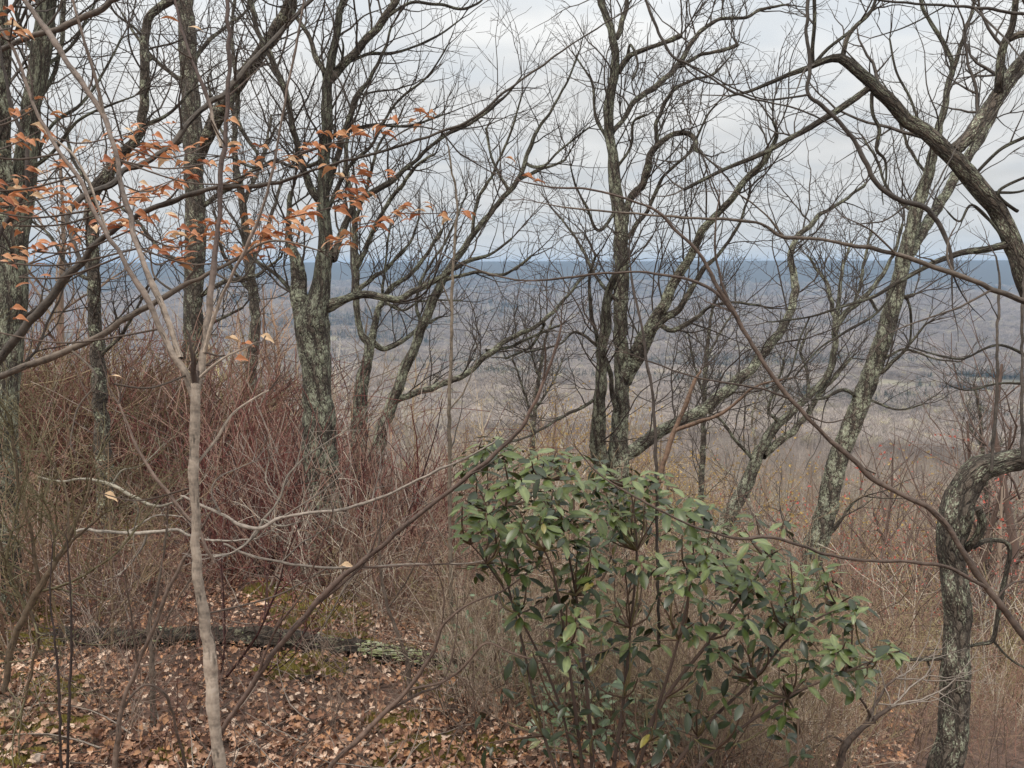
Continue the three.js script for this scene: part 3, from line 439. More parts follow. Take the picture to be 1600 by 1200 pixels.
stem('curved_stem', 'dark S-shaped stem at the upper left edge', 'branch', 3.0, [[-6, 380, 9], [6, 352, 8], [25, 322, 8], [40, 290, 7], [43, 252, 7], [38, 215, 6], [25, 185, 6], [14, 150, 6], [5, 100, 5], [-5, 40, 4]], [L([[40, 290, 4], [80, 340, 3], [105, 350, 3], [140, 390, 2]], { bare: 0 })], { seed: 221, tint: C3(0.06, 0.045, 0.038) });
stem('lichen_branch', 'pale crusty dead branch lying level through the left brush', 'branch', 4.4, [[120, 830, 5], [140, 828, 6], [200, 833, 7], [245, 832, 6], [275, 828, 6], [300, 838, 5], [340, 845, 4], [400, 842, 3]], [L([[200, 833, 4], [230, 812, 4], [250, 805, 3], [290, 808, 2]]), L([[140, 828, 4], [110, 845, 4], [90, 870, 3]]), L([[230, 833, 4], [225, 850, 4], [205, 880, 3]])], { seed: 223, tint: C3(0.34, 0.30, 0.26), twig: C3(0.3, 0.26, 0.22), dens: 0.8 });
stem('lichen_branch', 'grey wavy branch running right from the sapling to the shrub', 'branch', 3.0, [[282, 775, 4], [310, 786, 5], [345, 805, 6], [402, 826, 7], [440, 808, 6], [500, 800, 6], [560, 790, 6], [620, 766, 5], [680, 737, 5], [740, 709, 4], [775, 690, 3]], [L([[402, 826, 5], [385, 850, 4], [360, 865, 3]]), L([[345, 805, 4], [330, 770, 3], [345, 745, 3], [400, 720, 2]]), L([[440, 808, 3], [500, 770, 3], [540, 735, 2]])], { seed: 225, tint: C3(0.30, 0.255, 0.22), twig: C3(0.25, 0.21, 0.18), dens: 0.6 });
stem('lichen_branch', 'crooked pale dead branch rising right of the front sapling through the brush', 'branch', 3.6, [[330, 870, 4], [365, 862, 5], [398, 836, 6], [412, 812, 5], [436, 780, 4], [452, 740, 4], [490, 705, 3], [540, 672, 2]], [L([[412, 812, 4], [440, 822, 3], [470, 815, 2]]), L([[436, 780, 3], [415, 750, 3], [420, 720, 2]])], { seed: 224, tint: C3(0.36, 0.32, 0.27), twig: C3(0.32, 0.28, 0.23), dens: 0.9 });
stem('lichen_branch', 'pale gnarled branch in the brush left of the front sapling', 'branch', 4.0, [[60, 745, 3], [95, 752, 4], [130, 748, 5], [175, 758, 6], [205, 775, 6], [240, 790, 5], [270, 785, 4], [300, 768, 3]], [L([[175, 758, 4], [190, 735, 4], [220, 728, 3], [250, 700, 2]]), L([[205, 775, 4], [215, 800, 3], [208, 830, 2]])], { seed: 226, tint: C3(0.36, 0.33, 0.27), twig: C3(0.3, 0.27, 0.2), dens: 1.0 });
stem('lichen_branch', 'thin level twig across the brush below the grey wavy branch', 'branch', 3.4, [[350, 850, 4], [390, 868, 5], [440, 878, 5], [490, 886, 5], [560, 887, 5], [640, 882, 4], [730, 880, 3], [790, 868, 2]], [L([[440, 878, 3], [470, 850, 3], [520, 820, 2]]), L([[560, 887, 3], [530, 935, 3], [500, 990, 2]])], { seed: 227, tint: C3(0.28, 0.235, 0.20), twig: C3(0.22, 0.18, 0.15) });
stem('leaning_shoot', 'pinkish straight shoot slanting left of the front sapling', 'sapling', 2.6, [[335, 880, 6], [310, 832, 6], [285, 800, 6], [246, 750, 6], [215, 700, 5], [186, 632, 4]], [], { seed: 229, tint: C3(0.23, 0.165, 0.135), dens: 0 });
stem('thin_sapling', 'thin grey-brown sapling at bottom left with a bent top', 'sapling', 3.1, [[178, 1220, 11], [185, 1150, 10], [192, 1100, 8], [215, 1040, 7], [240, 980, 7], [265, 920, 6], [290, 870, 5], [330, 800, 3]], [L([[190, 1110, 6], [225, 1070, 5], [260, 1090, 5], [275, 1140, 5], [290, 1200, 5]], { bare: 0.2 }), L([[215, 1040, 4], [205, 960, 3], [195, 900, 2]])], { seed: 231, tint: C3(0.17, 0.12, 0.095) });
stem('thin_sapling', 'short grey stem just left of the front sapling foot', 'sapling', 4.2, [[240, 1165, 14], [240, 1100, 11], [237, 1020, 9], [233, 980, 6], [250, 900, 5], [262, 820, 3]], [L([[237, 1020, 5], [270, 950, 4], [300, 900, 3]])], { seed: 233, tint: C3(0.20, 0.155, 0.125) });
stem('dark_shoot', 'dark whip-like shoot rising at lower left, the left one of two', 'sapling', 3.2, [[96, 1225, 5], [93, 1100, 5], [86, 1000, 4], [78, 930, 3], [82, 850, 2]], [], { seed: 235, tint: C3(0.05, 0.032, 0.028) });
stem('dark_shoot', 'dark whip-like shoot rising at lower left, the right one of two', 'sapling', 3.3, [[104, 1225, 5], [108, 1100, 5], [112, 1000, 4], [110, 920, 3], [104, 840, 2]], [], { seed: 236, tint: C3(0.05, 0.032, 0.028) });
stem('mossy_shrub', 'tan curving multi-stem shrub in front of the left-edge trunk', 'shrub', 3.6, [[8, 1080, 11], [18, 1010, 11], [45, 950, 13], [62, 918, 12], [86, 880, 10], [110, 840, 8], [130, 790, 6], [150, 720, 3]], [L([[45, 950, 7], [60, 1000, 6], [50, 1040, 5], [40, 1090, 5]]), L([[62, 918, 7], [50, 840, 6], [30, 760, 5], [20, 680, 4]]), L([[86, 880, 6], [120, 840, 5], [165, 800, 4]]), L([[110, 840, 5], [100, 760, 4], [60, 690, 3]]), L([[50, 940, 5], [10, 880, 4], [-10, 800, 4]])], { seed: 237, tint: C3(0.16, 0.115, 0.075), twig: C3(0.16, 0.135, 0.075), dens: 3, tl: 1.0 });
stem('thin_sapling', 'crooked thin grey stem in front of the log end', 'sapling', 4.4, [[640, 1090, 10], [637, 1040, 9], [625, 1000, 7], [606, 950, 6], [596, 900, 5], [592, 850, 4], [600, 780, 2]], [L([[606, 950, 3], [640, 900, 3], [660, 850, 2]])], { seed: 239, tint: C3(0.17, 0.13, 0.105) });
stem('dead_snag', 'broken reddish-brown dead stick leaning right above the shrub', 'stick', 5.5, [[1020, 790, 10], [1034, 735, 9], [1050, 682, 9], [1068, 642, 8], [1084, 598, 7], [1095, 578, 3]], [L([[1056, 672, 8], [1090, 660, 7], [1130, 645, 6], [1180, 605, 4], [1240, 590, 3]], { bare: 0.3 })], { seed: 241, tint: C3(0.20, 0.125, 0.085), dens: 0.05 });
stem('hanging_vine', 'slim vertical shoot growing up from the bend of the crooked trunk', 'shoot', 4.5, [[1549, 735, 6], [1552, 690, 6], [1556, 640, 6], [1558, 560, 5], [1560, 480, 5], [1562, 440, 4], [1556, 400, 3]], [L([[1560, 500, 2.5], [1540, 460, 2], [1510, 430, 1.5]])], { seed: 243, tint: C3(0.12, 0.10, 0.085), dens: 0.1 });
stem('hanging_vine', 'second slim shoot at the frame edge beside the crooked trunk', 'shoot', 4.5, [[1598, 720, 6], [1597, 680, 6], [1597, 560, 5], [1598, 470, 5], [1604, 400, 3]], [], { seed: 245, tint: C3(0.12, 0.10, 0.085), dens: 0.1 });
stem('dead_snag', 'dark broken stub with pale side twigs at lower right', 'stick', 4.2, [[1306, 1225, 15], [1312, 1190, 13], [1322, 1162, 12], [1348, 1136, 10], [1366, 1124, 8], [1392, 1105, 6]], [L([[1366, 1126, 6], [1350, 1100, 5], [1338, 1080, 4]]), L([[1322, 1162, 5], [1296, 1150, 4], [1270, 1170, 3]]), L([[1350, 1134, 6], [1380, 1080, 5], [1400, 1060, 4]])], { seed: 247, tint: C3(0.10, 0.07, 0.055), dens: 1.2, tl: 0.7, twig: C3(0.3, 0.25, 0.21) });

// ------------------------------------------------------------------ leaves
function leafGeo(kind, R) {                                            // a leaf one unit long from its stalk along +x, top side +y
  const B = new MB(), nu = kind === 'green' ? 7 : 6, nv = kind === 'litter' ? 2 : 4, c = new THREE.Color();
  const curl = kind === 'green' ? 0.25 + R() * 0.3 : 0.3 + R() * 0.9, fold = kind === 'green' ? 0.10 + R() * 0.18 : 0.2 + R() * 0.8, tw = (R() - 0.5) * (kind === 'green' ? 0.3 : 1.4), wd = kind === 'green' ? 0.20 + R() * 0.04 : kind === 'beech' ? 0.165 : 0.24 + R() * 0.1;
  const rows = [];
  for (let i = 0; i <= nu; i++) {
    const t = i / nu, row = [];
    let w = wd * Math.pow(Math.sin(Math.PI * Math.pow(clamp(t * 0.97 + 0.015), kind === 'green' ? 0.95 : 0.85)), kind === 'green' ? 0.8 : 0.9);
    if (kind === 'litter') w *= i % 2 ? 1.15 : 0.68;
    const x = kind === 'green' ? Math.sin(t * curl) / curl : t * (1 - 0.2 * curl * t), y = kind === 'green' ? -(1 - Math.cos(t * curl)) / curl : Math.sin(t * 3) * 0.12 * curl - t * t * 0.1;
    for (let j = 0; j <= nv; j++) {
      const s = j / nv * 2 - 1, a = tw * t, yy = Math.abs(s) * w * fold * (kind === 'green' ? 1 : 1 + 0.6 * Math.sin(t * 7 + s)), z = s * w;
      const k = 1 + (j === nv / 2 ? 0.3 : 0) + (hash3(i, j, 7 + (wd * 9999 | 0)) - 0.5) * 0.5, br = kind === 'green' && (i === nu || Math.abs(s) > 0.9) && hash3(i, j, wd * 7777 | 0) < 0.10 ? 1 : 0; c.setRGB(k * (1 + br * 0.9), k * (1 - br * 0.1), k);
      row.push(B.v(x, y + yy * Math.cos(a) + z * Math.sin(a), z * Math.cos(a) - yy * Math.sin(a), t, j / nv, c));
    }
    rows.push(row);
  }
  for (let i = 0; i < nu; i++) for (let j = 0; j < nv; j++) { B.t(rows[i][j], rows[i][j + 1], rows[i + 1][j]); B.t(rows[i][j + 1], rows[i + 1][j + 1], rows[i + 1][j]); }
  return B.geo();
}
const lr = rng(77);
const tintSet = (m, cols) => cols.map((c) => { const q = m.clone(); q.color.setRGB(...c); return q; });
const beechGeo = [...Array(5)].map(() => leafGeo('beech', lr)), litGeo = [...Array(6)].map(() => leafGeo('litter', lr)), greenGeo = [...Array(6)].map(() => leafGeo('green', lr));
const beechMat = tintSet(M.dryLeaf, [[0.48, 0.195, 0.085], [0.56, 0.29, 0.145], [0.36, 0.125, 0.055], [0.66, 0.46, 0.28]]);
const litMat = tintSet(M.litter, [[0.27, 0.15, 0.092], [0.35, 0.225, 0.155], [0.19, 0.098, 0.06], [0.44, 0.32, 0.24], [0.10, 0.05, 0.033], [0.31, 0.16, 0.082]]);
const greenMat = tintSet(M.green, [[0.046, 0.066, 0.012], [0.070, 0.092, 0.020], [0.018, 0.027, 0.007], [0.125, 0.150, 0.055], [0.16, 0.135, 0.03]]);
function frame(x, y) { const X = x.clone().normalize(), Z = V(0, 0, 0).crossVectors(X, y).normalize(), Y = V(0, 0, 0).crossVectors(Z, X); return new THREE.Quaternion().setFromRotationMatrix(new THREE.Matrix4().makeBasis(X, Y, Z)); }
function leafMesh(name, geo, mat, parent, p, q, s, off) { const m = new THREE.Mesh(geo, mat); m.name = partName(parent, name); m.position.copy(p); if (off) m.position.sub(off); m.quaternion.copy(q); m.scale.setScalar(s); m.castShadow = m.receiveShadow = true; parent.add(m); return m; }

// ------------------------------------------------------------------ the beech sapling in front and its orange leaves
const ARM = C3(0.25, 0.195, 0.165), DARKARM = C3(0.095, 0.062, 0.052);
const beech = traced('beech_sapling', 'smooth pale grey sapling in the left foreground, forking and carrying orange dead leaves', 'sapling', 2.5, [[352, 1260, 22], [344, 1200, 20], [337, 1140, 19], [331, 1060, 20], [326, 1010, 20], [319, 960, 18], [310, 900, 17], [306, 850, 16], [305, 760, 16], [304, 680, 16], [304, 622, 17], [305, 600, 15]], [
  L([[303, 618, 14], [292, 586, 12], [272, 556, 11], [250, 514, 10], [230, 466, 10], [214, 440, 9], [190, 400, 8], [168, 364, 8], [145, 328, 7], [120, 275, 7], [95, 240, 6], [75, 205, 6], [55, 170, 6], [35, 110, 5], [15, 65, 5], [-10, 30, 4]], { tint: ARM }),
  L([[282, 560, 10], [262, 502, 10], [245, 458, 10], [230, 420, 9], [216, 388, 9], [208, 358, 9], [199, 320, 8], [190, 288, 8], [183, 250, 8], [174, 215, 8], [163, 180, 9], [135, 138, 9], [110, 103, 9], [86, 65, 10], [60, 30, 9], [30, -15, 8]], { dz: 0.4, tint: ARM }),
  L([[163, 182, 7], [152, 130, 6], [132, 65, 5], [112, -10, 4]], { tint: ARM }),
  L([[306, 616, 14], [315, 578, 12], [323, 520, 11], [331, 450, 10], [336, 400, 9], [341, 350, 8], [345, 290, 8], [351, 225, 8], [357, 150, 8], [358, 70, 7], [355, 0, 7], [353, -40, 6]], { dz: 0.3, tint: DARKARM }),
  L([[345, 230, 7], [331, 180, 6], [315, 130, 6], [300, 92, 5], [285, 50, 5], [270, -10, 4]], { tint: DARKARM }),
  L([[320, 550, 7], [334, 495, 7], [352, 455, 6], [370, 415, 6], [390, 375, 6], [410, 325, 5], [425, 270, 5], [438, 200, 4], [450, 130, 4], [465, 60, 4], [476, -10, 3]], { dz: -0.2, tint: ARM }),
  L([[170, 366, 5], [120, 250, 4], [60, 200, 3]], { bare: 0 }), L([[312, 590, 5], [350, 560, 4], [400, 535, 3]], { bare: 0 }), L([[305, 730, 5], [335, 690, 5], [370, 640, 4], [420, 610, 3]], { bare: 0.3 }),
], { seed: 301, mat: M.beech, limbMat: M.beech, smooth: true, tint: C3(0.41, 0.335, 0.275), twig: C3(0.12, 0.09, 0.075), dens: 0.14, tl: 0.3, step: 0.05, rmin: 0.001, clear: 0.9, flare: 0, wide: 0.92 });
{
  // level twigs that hold the leaves: [x0, y0, x1, y1, leaves, depth]
  const sprays = [[-20, 195, 70, 150, 7, 2.4], [-20, 235, 60, 205, 8, 2.3], [-20, 290, 90, 262, 14, 2.4], [-10, 320, 100, 300, 14, 2.6], [30, 345, 110, 300, 7, 2.7], [150, 215, 250, 190, 9, 3.0], [170, 250, 262, 218, 14, 3.1], [195, 300, 300, 268, 6, 3.0], [205, 300, 260, 305, 6, 3.2], [275, 240, 330, 222, 5, 3.0], [250, 290, 290, 262, 4, 2.9], [320, 250, 410, 225, 8, 3.0], [370, 280, 470, 235, 12, 3.1], [480, 230, 600, 190, 13, 3.2], [600, 180, 665, 175, 5, 3.3], [340, 180, 352, 175, 2, 2.6], [262, 45, 298, 36, 2, 2.6], [5, 40, 30, 35, 4, 2.4], [30, 22, 50, 16, 2, 2.4], [240, 380, 330, 345, 13, 3.0], [310, 375, 420, 335, 14, 3.1], [400, 375, 475, 340, 16, 3.2], [360, 400, 440, 375, 12, 3.1], [470, 330, 570, 305, 15, 3.2], [520, 375, 550, 360, 7, 3.2], [530, 270, 600, 268, 7, 3.3], [560, 345, 640, 330, 9, 3.4], [630, 325, 735, 330, 8, 3.5], [60, 385, 180, 350, 10, 2.9], [0, 400, 80, 385, 9, 2.7], [130, 310, 200, 330, 8, 3.2], [190, 345, 250, 330, 7, 3.2], [520, 300, 555, 285, 4, 3.3], [270, 400, 330, 385, 5, 3.1], [40, 425, 70, 410, 3, 2.7], [0, 510, 30, 490, 2, 2.7], [188, 592, 200, 590, 1, 2.1], [350, 515, 358, 512, 1, 2.6], [365, 548, 375, 546, 2, 2.6], [425, 517, 432, 516, 1, 2.7], [520, 880, 532, 878, 1, 2.9], [800, 245, 845, 290, 3, 3.6], [160, 760, 175, 750, 1, 2.9]];
  const R = rng(909), off = beech.position; let n = 0;
  const B = new MB(), extra = [];
  for (const [x0, y0, x1, y1, k, D] of sprays) {
    const a = at(x0 - 10, y0 + 8, D), b = at(x1, y1, D + 0.25), T = V(0, 0, 0).subVectors(b, a);
    if (D < 3.2) { let best = null, bd = 1e9; for (const q of beech.spine) { const e = q.p.distanceTo(a) + (q.y < y0 - 30 ? 1 : 0); if (e < bd) { bd = e; best = q; } } const mid = best.p.clone().lerp(a, 0.55); mid.y -= 0.06 * bd; if (bd < 1.1) tube(B, sampled([{ p: best.p, r: 0.0034 }, { p: mid, r: 0.003 }, { p: a, r: 0.0028 }], 0.04), 4, C3(0.11, 0.08, 0.062), { tip: false }); }
    if (k > 2) tube(B, sampled([{ p: a, r: 0.0028 }, { p: at((x0 + x1) / 2, (y0 + y1) / 2 + 6, D + 0.1), r: 0.0022 }, { p: b, r: 0.0012 }], 0.03), 4, C3(0.10, 0.07, 0.055), { tip: false });
    for (let i = 0; i < k; i++) {
      const t = (i + R() * 0.9) / k, p = a.clone().addScaledVector(T, t); p.y += (R() - 0.5) * 0.06; p.x += (R() - 0.5) * 0.05; p.z += (R() - 0.5) * 0.2;
      const dir = V(k < 3 ? 0.9 : (R() < 0.72 ? 0.4 + R() * 0.6 : -0.3 - R() * 0.6), -0.12 + 0.4 * (R() - 0.5), (R() - 0.5) * 0.8), up = V((R() - 0.5) * 0.35, 1, 0.3 + (R() - 0.5) * 0.8);
      if (k > 3) for (let e = 0; e < 1; e++) { if (R() < 0.25) continue; const g2 = beechGeo[(R() * 5) | 0].clone(), mc = beechMat[Math.min(3, (R() * R() * 4.4) | 0)].color, cc = g2.attributes.color, d2 = dir.clone().add(V((R() - 0.5) * 0.5, -0.25 * R(), (R() - 0.5) * 0.7)); for (let i2 = 0; i2 < cc.count; i2++) cc.setXYZ(i2, cc.getX(i2) * mc.r, cc.getY(i2) * mc.g, cc.getZ(i2) * mc.b); const s2 = (0.045 + R() * 0.03) * (D / 2.9); extra.push(g2.applyMatrix4(new THREE.Matrix4().compose(p.clone().add(V((R() - 0.5) * 0.07, (R() - 0.5) * 0.05, (R() - 0.5) * 0.12)).sub(off), frame(d2, V((R() - 0.5), 1, (R() - 0.3) * 1.4)), V(s2, s2, s2)))); }
      const s = (k < 3 ? 0.075 : 0.046 + R() * 0.042) * (D / 2.9), gi = (R() * 5) | 0, mi = Math.min(3, (R() * R() * 4.4) | 0) ;
      leafMesh('leaf', beechGeo[gi], k < 2 ? beechMat[3] : beechMat[mi], beech, p, frame(dir, up), s, off); n++;
    }
  }
  const m = B.build('leaf_twigs', M.twig, beech, off); m.userData.kind = 'stuff';
  const ml = new THREE.Mesh(mergeGeometries(extra), M.dryLeaf); ml.name = 'dead_leaves'; ml.userData.kind = 'stuff'; ml.castShadow = ml.receiveShadow = true; beech.add(ml);
  console.log('beech leaves', n, extra.length);
}

// ------------------------------------------------------------------ the broad-leaved evergreen shrub
{
  const R = rng(515), D0 = 3.0, basePt = at(930, 1330, 3.1), root = thing('evergreen_shrub', V(basePt.x, land(basePt.x, basePt.z), basePt.z), 'leafy green rhododendron-like shrub at centre right with broad glossy leaves', 'shrub'), off = root.position;
  const stems = [[[930, 1330, 18], [925, 1180, 15], [915, 1060, 11], [900, 930, 8], [880, 830, 6], [860, 750, 4]], [[940, 1330, 18], [960, 1190, 14], [975, 1090, 11], [985, 980, 9], [995, 860, 7], [985, 760, 4]], [[925, 1330, 16], [905, 1160, 11], [885, 1010, 10], [870, 920, 8], [850, 860, 6], [790, 790, 4]], [[950, 1330, 20], [985, 1200, 16], [1040, 1090, 13], [1110, 1000, 11], [1160, 930, 9], [1200, 870, 6]], [[955, 1330, 16], [1010, 1160, 12], [1060, 1000, 9], [1080, 900, 8], [1085, 810, 5]], [[960, 1330, 15], [1090, 1150, 12], [1180, 1060, 9], [1240, 990, 7], [1310, 950, 5]], [[915, 1330, 14], [850, 1150, 10], [815, 1000, 8], [790, 900, 6], [765, 800, 5], [762, 715, 3]], [[965, 1330, 14], [1120, 1170, 10], [1230, 1090, 8], [1320, 1050, 6], [1370, 1030, 4]], [[910, 1330, 11], [880, 1120, 9], [810, 960, 7], [760, 880, 5], [735, 850, 3]]];
  const tips = [];
  stems.forEach((s, i) => {
    const dd = [-0.1, 0.25, -0.45, 0.1, -0.3, 0.35, 0.05, -0.15, -0.25][i], ns = s.map(([x, y, w], k) => { const D = 3.1 + dd * k / 5; return { p: at(x, y, D), r: w * 0.24 * D / K, x, y, D }; });
    const S = sampled(ns, 0.03), B = new MB(); tube(B, S, 8, C3(0.085, 0.055, 0.042), { rough: 0.10, seed: i, tile: 0.3 }); B.build(partName(root, 'stem'), M.twig, root, off);
    ns.slice(1).forEach((q) => tips.push(q));
  });
  // whorls of leaves: [x, y] of a few on the outline, the rest drawn inside it
  const W = [[770, 684], [752, 690], [790, 688], [762, 702], [780, 705], [735, 705], [810, 698], [720, 718], [745, 715], [800, 705], [840, 712], [870, 703], [905, 708], [940, 722], [985, 728], [1020, 735], [1050, 762], [1085, 772], [1110, 790], [1180, 805], [1225, 812], [1275, 862], [1270, 880], [1330, 932], [1345, 945], [1385, 1012], [1355, 1052], [1265, 950], [1290, 1000], [1225, 1110], [1215, 1120], [1260, 1060], [725, 770], [732, 790], [745, 880], [765, 870], [790, 880], [815, 885], [920, 880], [930, 900], [940, 930], [1070, 800], [870, 840], [905, 800], [840, 800], [960, 840], [1250, 930], [1200, 1000], [1150, 1010]];
  const prob = (x, y) => {
    const top = x < 740 ? 725 : x < 820 ? 700 : x < 950 ? 708 : x < 1040 ? 738 : x < 1120 ? 785 : x < 1300 ? 800 + (x - 1120) * 0.5 : 930;
    const bot = x < 760 ? 900 : x < 860 ? 960 : x < 1080 ? 1010 : x < 1280 ? 1090 : 1080;
    if (y < top || y > bot || x > 1350) return 0; const t = (y - top) / (bot - top); return (t < 0.4 ? 1 : Math.max(0.12, 1 - (t - 0.4) * 2.2)) * (fbm(x / 50, y / 50, 3, 2) > 0.42 ? 1 : 0.2);
  };
  let guard = 0; while (W.length < 305 && guard++ < 30000) { const x = 720 + R() * 640, y = 690 + R() * 400; if (R() < prob(x, y) * (x < 1040 && y < 880 ? 1 : 0.6) && W.every(([a, b]) => Math.hypot(a - x, b - y) > (y < 860 && x < 1050 ? 9 : 12))) W.push([x, y]); }
  for (let k = 0; k < 115; k++) W.push([750 + R() * 520, 880 + R() * 300, 1]);
  for (const q of [[1392, 1005], [1410, 1015], [1370, 1040], [1350, 1060], [1300, 960], [1325, 1000], [1300, 1050], [1240, 1120], [1200, 1090], [1180, 1060], [1270, 1030], [870, 1010], [940, 990], [1030, 1000], [1090, 1040], [880, 960], [960, 960], [1130, 1080], [1230, 1150]]) W.push(q);
  const tw = new MB(), leaves = [], T = V(0, 0, 0);
  W.forEach(([x, y, sparse], wi) => {
    let best = tips[0], bd = 1e9; for (const q of tips) { const e = (q.x - x) ** 2 + ((q.y - y) * 0.6) ** 2 + (q.y < y ? 9000 : 0); if (e < bd) { bd = e; best = q; } }
    const D = clamp(best.D + (R() - 0.5) * 0.75, 2.45, 3.6), p = at(x, y, D), mid = at(mix(best.x, x, 0.5) + (R() - 0.5) * 20, mix(best.y, y, 0.35), mix(best.D, D, 0.6));
    const S = sampled([{ p: best.p, r: 0.0045 }, { p: mid, r: 0.0036 }, { p, r: 0.0024 }], 0.03); tube(tw, S, 5, wi % 3 ? C3(0.12, 0.075, 0.05) : C3(0.20, 0.17, 0.08), { tip: true });
    T.subVectors(p, mid).normalize().multiplyScalar(0.4); T.z *= 0.6; T.y = Math.max(T.y, 0) + 0.7; T.x += (R() - 0.5) * 0.7; T.z += (R() - 0.35) * 0.6; T.normalize();
    const a0 = R() * 6.28, n = sparse ? 2 + (R() * 3 | 0) : 5 + (R() * 4 | 0), ax = V(1, 0, 0).addScaledVector(T, -T.x).normalize(), bx = V(0, 0, 0).crossVectors(T, ax);
    for (let k = 0; k < n; k++) {
      const a = a0 + k * 2.4 + (R() - 0.5) * 0.5, droop = -0.45 + R() * 0.8 - (k > 4 ? 0.45 : 0) - (sparse ? 0.5 : 0);
      const dir = ax.clone().multiplyScalar(Math.cos(a)).addScaledVector(bx, Math.sin(a)).addScaledVector(T, droop * 0.8), up = T.clone().addScaledVector(dir, -0.3); up.x += (R() - 0.5) * 0.3;
      const q = p.clone().addScaledVector(T, -0.014 * k * 0.5).addScaledVector(dir, 0.008);
      leaves.push({ p: q, q: frame(dir, up), s: (0.036 + R() * 0.048) * (sparse ? 0.9 : 1), g: (R() * 6) | 0, m: R() < 0.012 ? 4 : sparse ? 2 : Math.min(3, (R() * 4) | 0), y, d: q.distanceTo(camera.position) });
    }
  });
  const m = tw.build('branchlets', M.twig, root, off); m.userData.kind = 'stuff';
  leaves.sort((a, b) => b.s / b.d - a.s / a.d);
  leaves.slice(0, 300).forEach((l) => leafMesh('leaf', greenGeo[l.g], greenMat[l.m], root, l.p, l.q, l.s, off));
  const rest = leaves.slice(300), gs = rest.map((l) => { const g = greenGeo[l.g].clone(), k = greenMat[l.m].color, c = g.attributes.color; for (let i = 0; i < c.count; i++) c.setXYZ(i, c.getX(i) * k.r, c.getY(i) * k.g, c.getZ(i) * k.b); return g.applyMatrix4(new THREE.Matrix4().compose(l.p.clone().sub(off), l.q, V(l.s, l.s, l.s))); });
  const mm = new THREE.Mesh(mergeGeometries(gs), M.green); mm.name = 'foliage'; mm.userData.kind = 'stuff'; mm.castShadow = mm.receiveShadow = true; root.add(mm);
  console.log('green leaves', leaves.length);
}
